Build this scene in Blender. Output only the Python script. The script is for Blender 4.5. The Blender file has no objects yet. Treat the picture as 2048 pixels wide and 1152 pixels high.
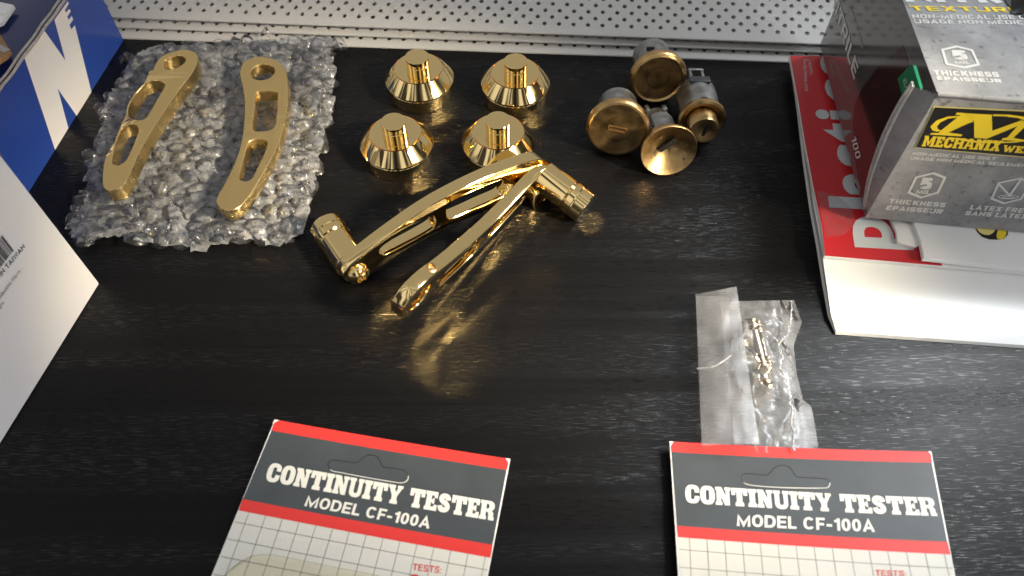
import bpy, bmesh, math, random
from mathutils import Vector, Matrix, noise
R = math.radians
rng = random.Random(7)
scene = bpy.context.scene
C = scene.collection

# ------------------------------------------------------------------ camera
CAM_H, FPX, TILT = .283, 1560., R(55.8)
cam_d = bpy.data.cameras.new('camera'); cam = bpy.data.objects.new('camera', cam_d); C.objects.link(cam)
cam.location = (0, 0, CAM_H); cam.rotation_euler = (R(90)-TILT, 0, 0)
cam_d.sensor_width = 36; cam_d.lens = FPX/2048*36; cam_d.clip_start = .01; cam_d.clip_end = 20
cam_d.dof.use_dof = True; cam_d.dof.focus_distance = .355; cam_d.dof.aperture_fstop = 11
scene.camera = cam

# ------------------------------------------------------------------ room light: dim uneven surroundings
world = bpy.data.worlds.new('World'); scene.world = world; world.use_nodes = True
nt = world.node_tree; nt.nodes.clear()
def N(t, kind, **k):
    n = t.nodes.new(kind)
    for a, v in k.items(): setattr(n, a, v)
    return n
def sock(n, name, v): n.inputs[name].default_value = v
tc = N(nt, 'ShaderNodeTexCoord'); mp = N(nt, 'ShaderNodeMapping'); sock(mp, 'Scale', (1., 1., 0.)); nv = N(nt, 'ShaderNodeVectorMath', operation='NORMALIZE'); sc2 = N(nt, 'ShaderNodeVectorMath', operation='MULTIPLY'); sc2.inputs[1].default_value = (5.2, 5.2, 0)
av = N(nt, 'ShaderNodeVectorMath', operation='MULTIPLY_ADD'); av.inputs[1].default_value = (.35, .35, 1.3)
nz = N(nt, 'ShaderNodeTexNoise'); sock(nz, 'Scale', 1.0); sock(nz, 'Detail', 2.0)
rp = N(nt, 'ShaderNodeValToRGB')
cr = rp.color_ramp; cr.elements[0].position = .43; cr.elements[0].color = (.06, .06, .068, 1)
cr.elements[1].position = .55; cr.elements[1].color = (1.12, 1.11, 1.10, 1)
e = cr.elements.new(.47); e.color = (.50, .50, .50, 1)
sep = N(nt, 'ShaderNodeSeparateXYZ')
# the wall and upper shelf beyond the table are one even pale surface; the room behind the camera is broken up
mr = N(nt, 'ShaderNodeMapRange'); sock(mr, 'From Min', -.05); sock(mr, 'From Max', .25)
mx = N(nt, 'ShaderNodeMix', data_type='RGBA'); mx.inputs[7].default_value = (.48, .47, .465, 1)
sx = N(nt, 'ShaderNodeMath', operation='ABSOLUTE'); sm = N(nt, 'ShaderNodeMapRange', interpolation_type='SMOOTHSTEP'); sock(sm, 'From Min', .13); sock(sm, 'From Max', .24); sock(sm, 'To Min', .92); sock(sm, 'To Max', 0.)
sy = N(nt, 'ShaderNodeMath', operation='LESS_THAN'); sy.inputs[1].default_value = -.15; sz = N(nt, 'ShaderNodeMapRange', interpolation_type='SMOOTHSTEP'); sock(sz, 'From Min', .72); sock(sz, 'From Max', .84); sock(sz, 'To Min', 1.); sock(sz, 'To Max', 0.)
s1 = N(nt, 'ShaderNodeMath', operation='MULTIPLY'); s2_ = N(nt, 'ShaderNodeMath', operation='MULTIPLY'); mp2 = N(nt, 'ShaderNodeMix', data_type='RGBA'); mp2.inputs[7].default_value = (.02, .02, .025, 1)
bg = N(nt, 'ShaderNodeBackground'); sock(bg, 'Strength', .76); wo = N(nt, 'ShaderNodeOutputWorld')
for a, b in ((tc.outputs['Generated'], mp.inputs[0]), (mp.outputs[0], nv.inputs[0]), (nv.outputs[0], sc2.inputs[0]), (tc.outputs['Generated'], av.inputs[0]), (sc2.outputs[0], av.inputs[2]), (av.outputs[0], nz.inputs['Vector']), (nz.outputs[0], rp.inputs[0]),
             (tc.outputs['Generated'], sep.inputs[0]), (sep.outputs[1], mr.inputs[0]), (mr.outputs[0], mx.inputs[0]),
             (rp.outputs[0], mx.inputs[6]), (sep.outputs[0], sx.inputs[0]), (sx.outputs[0], sm.inputs[0]), (sep.outputs[1], sy.inputs[0]), (sep.outputs[2], sz.inputs[0]), (sm.outputs[0], s1.inputs[0]), (sy.outputs[0], s1.inputs[1]), (s1.outputs[0], s2_.inputs[0]), (sz.outputs[0], s2_.inputs[1]), (s2_.outputs[0], mp2.inputs[0]), (mx.outputs[2], mp2.inputs[6]), (mp2.outputs[2], bg.inputs[0]), (bg.outputs[0], wo.inputs[0])):
    nt.links.new(a, b)

def lamp(name, kind, loc, target, power, color, **k):
    d = bpy.data.lights.new(name, kind); d.energy = power; d.color = color
    for a, v in k.items(): setattr(d, a, v)
    o = bpy.data.objects.new(name, d); C.objects.link(o); o.location = loc
    o.rotation_euler = (Vector(target)-Vector(loc)).to_track_quat('-Z', 'Y').to_euler()
    return o
lamp('window_light', 'AREA', (.87, .60, 1.02), (.265, .07, 0), 1.2, (.93, .97, 1), shape='RECTANGLE', size=.32, size_y=.42, spread=R(40))
lamp('side_light', 'AREA', (2.1, -1.15, 1.25), (-.1, .2, 0), 16, (.97, .97, 1), size=.9)
lamp('desk_spot', 'SPOT', (.657, -.145, .541), (-.012, .208, .014), 520, (1, .84, .58), spot_size=R(8), spot_blend=.6, shadow_soft_size=.10)

vs = scene.view_settings
vs.view_transform = 'Standard'; vs.look = 'None'; vs.exposure = 0; vs.gamma = 1; vs.use_curve_mapping = False
cy = scene.cycles
cy.use_denoising = True; cy.caustics_reflective = True; cy.blur_glossy = 0
cy.max_bounces = 14; cy.transparent_max_bounces = 40; cy.sample_clamp_indirect = 150; cy.glossy_bounces = 6

# ------------------------------------------------------------------ helpers: measuring
FW = Vector((0, math.cos(TILT), -math.sin(TILT))); UP = Vector((0, math.sin(TILT), math.cos(TILT))); EYE = Vector((0, 0, CAM_H))
def ray(x, y): return FW + Vector((1, 0, 0))*((x-1024)/FPX) + UP*((576-y)/FPX)
def at(x, y, z=0.):                       # table position of a measured point lying at height z
    d = ray(x, y); return EYE + d*((z-CAM_H)/d.z)
class Plane:
    def __init__(s, o, n): s.o = Vector(o); s.n = Vector(n).normalized()
    def __call__(s, x, y):
        d = ray(x, y); return EYE + d*((s.o-EYE).dot(s.n)/d.dot(s.n))

# ------------------------------------------------------------------ helpers: materials
MATS = {}
def mat(name, col, rough=.5, metal=0., spec=.5, bump=0., bscale=400., var=0., vscale=60., stretch=(1, 1, 1), rvar=0., coat=0., trans=0., alpha=1.):
    m = bpy.data.materials.new(name); m.use_nodes = True; t = m.node_tree; p = t.nodes['Principled BSDF']
    sock(p, 'Base Color', (*col, 1)); sock(p, 'Roughness', rough); sock(p, 'Metallic', metal); sock(p, 'Specular IOR Level', spec)
    sock(p, 'Coat Weight', coat); sock(p, 'Coat Roughness', .08)
    if trans: sock(p, 'Transmission Weight', trans)
    if alpha < 1: sock(p, 'Alpha', alpha)
    c = N(t, 'ShaderNodeTexCoord'); g = N(t, 'ShaderNodeMapping'); sock(g, 'Scale', stretch); t.links.new(c.outputs['Object'], g.inputs[0])
    if var or rvar:
        z = N(t, 'ShaderNodeTexNoise'); sock(z, 'Scale', vscale); sock(z, 'Detail', 5.); t.links.new(g.outputs[0], z.inputs['Vector'])
        if var:
            r = N(t, 'ShaderNodeMapRange'); sock(r, 'From Min', .3); sock(r, 'From Max', .7); sock(r, 'To Min', 1-var); sock(r, 'To Max', 1+var)
            x = N(t, 'ShaderNodeMix', data_type='RGBA', blend_type='MULTIPLY'); sock(x, 0, 1.); x.inputs[6].default_value = (*col, 1)
            t.links.new(z.outputs[0], r.inputs[0]); t.links.new(r.outputs[0], x.inputs[7]); t.links.new(x.outputs[2], p.inputs['Base Color'])
        if rvar:
            r = N(t, 'ShaderNodeMapRange'); sock(r, 'From Min', .3); sock(r, 'From Max', .7); sock(r, 'To Min', max(0, rough-rvar)); sock(r, 'To Max', rough+rvar)
            t.links.new(z.outputs[0], r.inputs[0]); t.links.new(r.outputs[0], p.inputs['Roughness'])
    if bump:
        z = N(t, 'ShaderNodeTexNoise'); sock(z, 'Scale', bscale); sock(z, 'Detail', 4.); t.links.new(g.outputs[0], z.inputs['Vector'])
        b = N(t, 'ShaderNodeBump'); sock(b, 'Strength', bump); sock(b, 'Distance', .001); t.links.new(z.outputs[0], b.inputs['Height']); t.links.new(b.outputs[0], p.inputs['Normal'])
    MATS[name] = m; return m

def table_mat():
    m = bpy.data.materials.new('black_stained_wood'); m.use_nodes = True; t = m.node_tree; p = t.nodes['Principled BSDF']; L = t.links.new
    c = N(t, 'ShaderNodeTexCoord')
    def nz(scale, s, det=4., rough=.55):
        g = N(t, 'ShaderNodeMapping'); sock(g, 'Scale', scale); sock(g, 'Rotation', (0, 0, R(-1.5))); L(c.outputs['Object'], g.inputs[0])
        z = N(t, 'ShaderNodeTexNoise'); sock(z, 'Scale', s); sock(z, 'Detail', det); sock(z, 'Roughness', rough); L(g.outputs[0], z.inputs['Vector']); return z.outputs[0]
    def mr(src, a, b, lo, hi):
        r = N(t, 'ShaderNodeMapRange'); sock(r, 'From Min', a); sock(r, 'From Max', b); sock(r, 'To Min', lo); sock(r, 'To Max', hi); L(src, r.inputs[0]); return r.outputs[0]
    def math_(op, a, b):
        n = N(t, 'ShaderNodeMath', operation=op)
        for i, v in enumerate((a, b)):
            if isinstance(v, (int, float)): n.inputs[i].default_value = v
            else: L(v, n.inputs[i])
        return n.outputs[0]
    pores = nz((150, 2300, 1), 1.); streak = nz((6, 420, 1), 1., 5., .6); bands = nz((3, 60, 1), 1., 3.)
    cell = N(t, 'ShaderNodeTexVoronoi'); sock(cell, 'Scale', 95.); L(c.outputs['Object'], cell.inputs['Vector'])
    fleck = N(t, 'ShaderNodeTexVoronoi'); sock(fleck, 'Scale', 95.); L(c.outputs['Object'], fleck.inputs['Vector'])
    pick = N(t, 'ShaderNodeSeparateColor'); L(cell.outputs['Color'], pick.inputs[0])
    dust = math_('MULTIPLY', math_('LESS_THAN', fleck.outputs['Distance'], .030), math_('GREATER_THAN', pick.outputs[0], .90))
    g = N(t, 'ShaderNodeMix', data_type='RGBA'); g.inputs[6].default_value = (.0028, .0027, .0031, 1); g.inputs[7].default_value = (.0046, .0044, .0046, 1)
    L(mr(streak, .35, .7, 0, 1), g.inputs[0])
    d = N(t, 'ShaderNodeMix', data_type='RGBA'); L(dust, d.inputs[0]); L(g.outputs[2], d.inputs[6]); d.inputs[7].default_value = (.35, .35, .35, 1)
    L(d.outputs[2], p.inputs['Base Color'])
    L(mr(pores, .5, .64, .39, .20), p.inputs['Roughness']); L(math_('ADD', math_('MULTIPLY', mr(pores, .53, .63, 0, .42), mr(bands, .44, .58, .0, 1.)), .165), p.inputs['Specular IOR Level'])
    h = math_('ADD', math_('MULTIPLY', mr(pores, .5, .68, 0, 1), mr(bands, .42, .62, .12, 1.)), math_('MULTIPLY', streak, .5))
    b = N(t, 'ShaderNodeBump'); sock(b, 'Strength', .24); sock(b, 'Distance', .0003); L(h, b.inputs['Height']); L(b.outputs[0], p.inputs['Normal'])
    return m

def film_mat(name, tint, haze, gloss, rough=.1, bump=.0, bscale=300., rim=0., wet=.2, pw_=3.2):
    """thin clear plastic: mostly see-through, a little milky, shiny"""
    m = bpy.data.materials.new(name); m.use_nodes = True; t = m.node_tree; t.nodes.clear(); L = t.links.new
    tr = N(t, 'ShaderNodeBsdfTransparent'); sock(tr, 'Color', (*tint, 1))
    df = N(t, 'ShaderNodeBsdfDiffuse'); sock(df, 'Color', (.78, .80, .84, 1)); tl = N(t, 'ShaderNodeBsdfTranslucent'); sock(tl, 'Color', (.8, .8, .82, 1))
    md = N(t, 'ShaderNodeMixShader'); sock(md, 0, .4); L(df.outputs[0], md.inputs[1]); L(tl.outputs[0], md.inputs[2])
    m1 = N(t, 'ShaderNodeMixShader'); L(tr.outputs[0], m1.inputs[1]); 
    g3 = N(t, 'ShaderNodeBsdfAnisotropic'); sock(g3, 'Roughness', .32); sock(g3, 'Color', (.8, .81, .84, 1)); m3 = N(t, 'ShaderNodeMixShader'); sock(m3, 0, wet); L(md.outputs[0], m3.inputs[1]); L(g3.outputs[0], m3.inputs[2]); L(m3.outputs[0], m1.inputs[2])
    c = N(t, 'ShaderNodeTexCoord'); z = N(t, 'ShaderNodeTexNoise'); sock(z, 'Scale', bscale); sock(z, 'Detail', 3.); L(c.outputs['Object'], z.inputs['Vector'])
    r = N(t, 'ShaderNodeMapRange'); sock(r, 'From Min', .35); sock(r, 'From Max', .7); sock(r, 'To Min', haze*.6); sock(r, 'To Max', haze*1.5); L(z.outputs[0], r.inputs[0])
    fc = N(t, 'ShaderNodeLayerWeight'); sock(fc, 'Blend', .35); pw = N(t, 'ShaderNodeMath', operation='POWER'); L(fc.outputs['Facing'], pw.inputs[0]); pw.inputs[1].default_value = pw_
    ma = N(t, 'ShaderNodeMath', operation='MULTIPLY_ADD', use_clamp=True); L(pw.outputs[0], ma.inputs[0]); ma.inputs[1].default_value = rim; L(r.outputs[0], ma.inputs[2]); L(ma.outputs[0], m1.inputs[0])
    gl = N(t, 'ShaderNodeBsdfAnisotropic'); sock(gl, 'Roughness', rough); lw = N(t, 'ShaderNodeLayerWeight'); sock(lw, 'Blend', gloss)
    b = N(t, 'ShaderNodeBump'); sock(b, 'Strength', bump); sock(b, 'Distance', .001); L(z.outputs[0], b.inputs['Height'])
    if bump: L(b.outputs[0], gl.inputs['Normal']); L(b.outputs[0], lw.inputs['Normal'])
    m2 = N(t, 'ShaderNodeMixShader'); L(lw.outputs['Fresnel'], m2.inputs[0]); L(m1.outputs[0], m2.inputs[1]); L(gl.outputs[0], m2.inputs[2])
    o = N(t, 'ShaderNodeOutputMaterial'); L(m2.outputs[0], o.inputs[0]); MATS[name] = m; return m

def concrete_mat():
    m = bpy.data.materials.new('concrete_print'); m.use_nodes = True; t = m.node_tree; p = t.nodes['Principled BSDF']; L = t.links.new
    c = N(t, 'ShaderNodeTexCoord')
    a = N(t, 'ShaderNodeTexNoise'); sock(a, 'Scale', 45.); sock(a, 'Detail', 8.); sock(a, 'Roughness', .65); L(c.outputs['Object'], a.inputs['Vector'])
    b = N(t, 'ShaderNodeTexNoise'); sock(b, 'Scale', 330.); sock(b, 'Detail', 3.); L(c.outputs['Object'], b.inputs['Vector'])
    r = N(t, 'ShaderNodeValToRGB'); r.color_ramp.elements[0].position = .3; r.color_ramp.elements[0].color = (.15, .153, .158, 1); r.color_ramp.elements[1].position = .7; r.color_ramp.elements[1].color = (.36, .365, .375, 1)
    L(a.outputs[0], r.inputs[0])
    s = N(t, 'ShaderNodeMapRange'); sock(s, 'From Min', .27); sock(s, 'From Max', .40); sock(s, 'To Min', .45); sock(s, 'To Max', 1.); L(b.outputs[0], s.inputs[0])
    x = N(t, 'ShaderNodeMix', data_type='RGBA', blend_type='MULTIPLY'); sock(x, 0, 1.); L(r.outputs[0], x.inputs[6]); L(s.outputs[0], x.inputs[7])
    L(x.outputs[2], p.inputs['Base Color']); sock(p, 'Roughness', .33); sock(p, 'Specular IOR Level', .45); return m

M = dict(
    table=table_mat(), concrete=concrete_mat(),
    gold=mat('polished_gold', (.95, .715, .33), .07, 1, rvar=.055, vscale=55., bump=.012, bscale=120.),
    satin=mat('satin_gold', (.83, .60, .25), .26, 1, bump=.05, bscale=900., stretch=(1, 1, 1), rvar=.05),
    gold_cut=mat('bright_cut_gold', (.90, .66, .29), .12, 1),
    brass=mat('worn_brass', (.54, .36, .16), .33, 1, var=.25, vscale=130., rvar=.12, bump=.08, bscale=700.),
    brass_dark=mat('tarnished_brass', (.30, .20, .09), .42, 1, var=.3, vscale=160., rvar=.1),
    zinc=mat('grey_zinc', (.36, .365, .36), .40, 1, var=.25, vscale=180., rvar=.1, bump=.12, bscale=500.),
    zinc_dark=mat('dark_zinc', (.10, .11, .12), .4, .8),
    pit=mat('keyhole_black', (.006, .005, .004), .8),
    shelf=mat('painted_white_metal', (.43, .425, .415), .42, bump=.03, bscale=900.),
    paper=mat('white_paper', (.76, .76, .74), .45, var=.02, vscale=15.),
    gloss_paper=mat('coated_white_paper', (.80, .81, .80), .27, var=.02, vscale=12., bump=.02, bscale=60.),
    paper_edge=mat('page_edges', (.36, .35, .34), .8, var=.3, vscale=300., stretch=(1, 1, 18)),
    white_card=mat('white_cardboard', (.72, .70, .70), .5, var=.03, vscale=20., bump=.02, bscale=150.),
    red=mat('red_print', (.62, .035, .03), .3, coat=.2),
    magazine_red=mat('red_cover', (.52, .022, .028), .28, coat=.2, var=.06, vscale=10.),
    cover_grey=mat('pale_grey_print', (.50, .53, .55), .3),
    card_grey=mat('dark_grey_print', (.048, .056, .063), .27, spec=.6, coat=.25, var=.10, vscale=70.),
    card_cream=mat('cream_print', (.59, .575, .52), .35, var=.03, vscale=40.),
    grid=mat('grid_line_ink', (.17, .17, .17), .5), cream_ink=mat('pale_lettering', (.70, .685, .63), .4),
    white_ink=mat('white_lettering', (.62, .62, .60), .4), yellow=mat('yellow_print', (.80, .60, .03), .35), pale_yellow=mat('pale_yellow_print', (.75, .64, .22), .35),
    black_ink=mat('black_ink', (.012, .012, .013), .4), grey_ink=mat('grey_ink', (.09, .09, .10), .5),
    blue=mat('blue_print', (.021, .058, .30), .33, coat=.15, var=.06, vscale=30.), navy=mat('wrapped_navy_lid', (.008, .016, .085), .16, coat=.6, bump=.06, bscale=55.),
    grey_board=mat('grey_board_edge', (.34, .31, .29), .8, var=.2, vscale=400.),
    board_white=mat('cut_board_edge', (.50, .48, .46), .8, var=.15, vscale=400.), brown=mat('brown_cardboard', (.24, .14, .06), .7, var=.1, vscale=80.),
    box_side=mat('dark_glossy_print', (.085, .077, .075), .14, coat=1., var=.25, vscale=40.), maroon=mat('maroon_print_and_reflection', (.040, .009, .008), .14, coat=1., var=.3, vscale=50.),  # maroon: dark glove print plus a painted-in red reflection
    green=mat('green_print', (.006, .20, .085), .3), glove=mat('black_nitrile', (.006, .006, .007), .5), screw=mat('nickel_screw', (.56, .50, .42), .22, 1),
    wrap=film_mat('bubble_film', (.97, .972, .98), .045, .24, .06, .22, 260., rim=.42, wet=.6, pw_=2.6), wrap_sheet=film_mat('bubble_sheet', (.93, .935, .95), .36, .22, .10, .5, 300., rim=.2), bag=film_mat('clear_bag_film', (.95, .95, .95), .16, .15, .15, .30, 130., rim=.35),
    flap=film_mat('folded_bag_film', (.80, .80, .80), .17, .045, .30, .06, 40.), seal=film_mat('milky_plastic_seal', (.8, .8, .8), .6, .3, .2),
    sticker=film_mat('clear_round_sticker', (.93, .93, .93), .10, .06, .25), blister=film_mat('amber_blister', (.93, .915, .83), .03, .05, .1),
)

# ------------------------------------------------------------------ helpers: building
def tag(o, label=None, cat=None, group=None, kind=None):
    for k, v in (('label', label), ('category', cat), ('group', group), ('kind', kind)):
        if v: o[k] = v
    return o
def root(name, loc, label, cat, group=None):
    o = bpy.data.objects.new(name, None); C.objects.link(o); o.location = loc; o.empty_display_size = .01
    return tag(o, label, cat, group)
def top_of(o):
    while o.parent: o = o.parent
    return o
def smooth(me, ang=32):
    if not me.polygons: return
    me.polygons.foreach_set('use_smooth', [True]*len(me.polygons)); me.set_sharp_from_angle(angle=R(ang))
def link(name, me, material, parent=None, ang=32, mx=None):
    """one mesh object; mesh is in world space unless mx (its own placement under the parent) is given"""
    o = bpy.data.objects.new(name, me); C.objects.link(o); me.name = name
    if material: me.materials.clear(); me.materials.append(material)
    smooth(me, ang)
    if parent:
        o.parent = parent
        if mx is None: me.transform(Matrix.Translation(-top_of(parent).location))
    if mx is not None: o.matrix_local = mx
    return o
def from_data(vs_, fs):
    me = bpy.data.meshes.new('m'); me.from_pydata([tuple(v) for v in vs_], [], fs); me.update(); return me
def fix(me, dist=1e-6):
    b = bmesh.new(); b.from_mesh(me); bmesh.ops.remove_doubles(b, verts=b.verts, dist=dist); bmesh.ops.recalc_face_normals(b, faces=b.faces); b.to_mesh(me); b.free(); me.update(); return me
def join(mes):
    b = bmesh.new()
    for m in mes: b.from_mesh(m)
    me = bpy.data.meshes.new('m'); b.to_mesh(me); b.free(); me.update(); return me
def move(me, mx): me.transform(mx); return me
def spline(pts, n=8, closed=True):
    P = [Vector(p) for p in pts]; out = []; k = len(P)
    for i in range(k if closed else k-1):
        a, b, c, d = (P[(i-1) % k], P[i], P[(i+1) % k], P[(i+2) % k]) if closed else (P[max(i-1, 0)], P[i], P[i+1], P[min(i+2, k-1)])
        for j in range(n):
            t = j/n; out.append(.5*(2*b+(c-a)*t+(2*a-5*b+4*c-d)*t*t+(3*b-a-3*c+d)*t**3))
    if not closed: out.append(P[-1])
    return out
def flat(contours, thick=0., bevel=0., bres=2):
    """filled 2-D outline (inner contours are holes), optionally with thickness and rounded edges, in its own xy plane"""
    cu = bpy.data.curves.new('c', 'CURVE'); cu.dimensions = '2D'; cu.fill_mode = 'BOTH' if thick else 'FRONT'
    cu.extrude = max(thick/2-bevel, 0); cu.bevel_depth = bevel; cu.bevel_resolution = bres; cu.offset = -bevel
    for c in contours:
        s = cu.splines.new('POLY'); s.points.add(len(c)-1); s.use_cyclic_u = True
        for p, v in zip(s.points, c): p.co = (v[0], v[1], 0, 1)
    ob = bpy.data.objects.new('c', cu); me = bpy.data.meshes.new_from_object(ob); bpy.data.objects.remove(ob); bpy.data.curves.remove(cu)
    return fix(me, 1e-7) if thick else me
def lettering(s, bold=0., spacing=1.):
    cu = bpy.data.curves.new('t', 'FONT'); cu.body = s; cu.offset = bold; cu.space_character = spacing; cu.resolution_u = 4; cu.fill_mode = 'FRONT'
    ob = bpy.data.objects.new('t', cu); me = bpy.data.meshes.new_from_object(ob); bpy.data.objects.remove(ob); bpy.data.curves.remove(cu); return me
CAP = max(v.co.y for v in lettering('H').vertices)
def fit3(me, bl, br, tl, h, nrm, lift=.00015):
    """lay a flat mesh (x from its left to its right, y from 0 to h) on the surface spanned by three corner points"""
    xs = [v.co.x for v in me.vertices]; x0, x1 = min(xs), max(xs); ex = (br-bl)/(x1-x0); ey = (tl-bl)/h
    for v in me.vertices: v.co = bl + ex*(v.co.x-x0) + ey*v.co.y + nrm*(lift+v.co.z)
    me.update()
    n = sum((p.normal*p.area for p in me.polygons), Vector())
    if n.dot(nrm) < 0: me.flip_normals()
    return me
def poly_on(pts, nrm, lift=.00015, inner=()):
    """flat printed patch through 3-D points of one plane"""
    o = pts[0]; ex = (pts[1]-pts[0]).normalized(); n = Vector(nrm).normalized(); ex = (ex-n*ex.dot(n)).normalized(); ey = n.cross(ex)
    me = flat([[((p-o).dot(ex), (p-o).dot(ey)) for p in c] for c in [pts, *inner]])
    mx = Matrix((ex, ey, n)).transposed().to_4x4(); mx.translation = o+n*lift
    me.transform(mx)
    nn = sum((p.normal*p.area for p in me.polygons), Vector())
    if nn.dot(n) < 0: me.flip_normals()
    return me
def slab(pts, nrm, thick, bevel=.0):
    """a sheet of real thickness whose upper face passes through pts"""
    o = pts[0]; n = Vector(nrm).normalized(); ex = (pts[1]-o); ex = (ex-n*ex.dot(n)).normalized(); ey = n.cross(ex)
    me = flat([[((p-o).dot(ex), (p-o).dot(ey)) for p in pts]], thick, bevel, 1)
    mx = Matrix((ex, ey, n)).transposed().to_4x4(); mx.translation = o-n*(thick/2)
    return move(me, mx)
def stroke(path, w, closed=False):
    """2-D outline of a stroke of width w along a path"""
    P = [Vector(p) for p in path]; k = len(P); L, Rr = [], []
    for i in range(k):
        a, b = (P[(i-1) % k], P[(i+1) % k]) if closed else (P[max(i-1, 0)], P[min(i+1, k-1)])
        t = (b-a).normalized(); n = Vector((-t.y, t.x)); ww = w[i] if isinstance(w, (list, tuple)) else w
        L.append(P[i]+n*ww/2); Rr.append(P[i]-n*ww/2)
    return [L, Rr] if closed else [L+Rr[::-1]]
def lathe(prof, seg=72, cap0=True, cap1=True):
    vs_ = []; fs = []
    for r, z in prof:
        for k in range(seg):
            a = 2*math.pi*k/seg; vs_.append((r*math.cos(a), r*math.sin(a), z))
    for i in range(len(prof)-1):
        for k in range(seg):
            k2 = (k+1) % seg; fs.append((i*seg+k, i*seg+k2, (i+1)*seg+k2, (i+1)*seg+k))
    if cap0: fs.append(tuple(range(seg))[::-1])
    if cap1: fs.append(tuple((len(prof)-1)*seg+k for k in range(seg)))
    return fix(from_data(vs_, fs), 1e-9)
def box(x0, x1, y0, y1, z0, z1, bevel=0.):
    b = bmesh.new(); bmesh.ops.create_cube(b, size=1)
    for v in b.verts: v.co = (x0+(v.co.x+.5)*(x1-x0), y0+(v.co.y+.5)*(y1-y0), z0+(v.co.z+.5)*(z1-z0))
    if bevel: bmesh.ops.bevel(b, geom=b.edges[:], offset=bevel, segments=2, affect='EDGES', profile=.5)
    me = bpy.data.meshes.new('m'); b.to_mesh(me); b.free(); return me
def tube(path, r, seg=8, closed=False):
    P = [Vector(p) for p in path]; vs_, fs = [], []; k = len(P); up = Vector((.1, .2, 1)).normalized()
    for i in range(k):
        t = (P[min(i+1, k-1)]-P[max(i-1, 0)]).normalized(); a = t.cross(up).normalized(); b = a.cross(t)
        rr = r[i] if isinstance(r, (list, tuple)) else r
        for s in range(seg): an = 2*math.pi*s/seg; vs_.append(P[i]+a*math.cos(an)*rr+b*math.sin(an)*rr)
    for i in range(k-1):
        for s in range(seg): s2 = (s+1) % seg; fs.append((i*seg+s, i*seg+s2, (i+1)*seg+s2, (i+1)*seg+s))
    fs += [tuple(range(seg))[::-1], tuple((k-1)*seg+s for s in range(seg))]
    return fix(from_data(vs_, fs), 1e-9)
def frame(o, x, y, z):
    m = Matrix((Vector(x), Vector(y), Vector(z))).transposed().to_4x4(); m.translation = o; return m
def inside(p, poly):
    c = False; j = len(poly)-1
    for i in range(len(poly)):
        a, b = poly[i], poly[j]
        if (a[1] > p[1]) != (b[1] > p[1]) and p[0] < (b[0]-a[0])*(p[1]-a[1])/(b[1]-a[1])+a[0]: c = not c
        j = i
    return c
Z = Vector((0, 0, 1))

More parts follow.
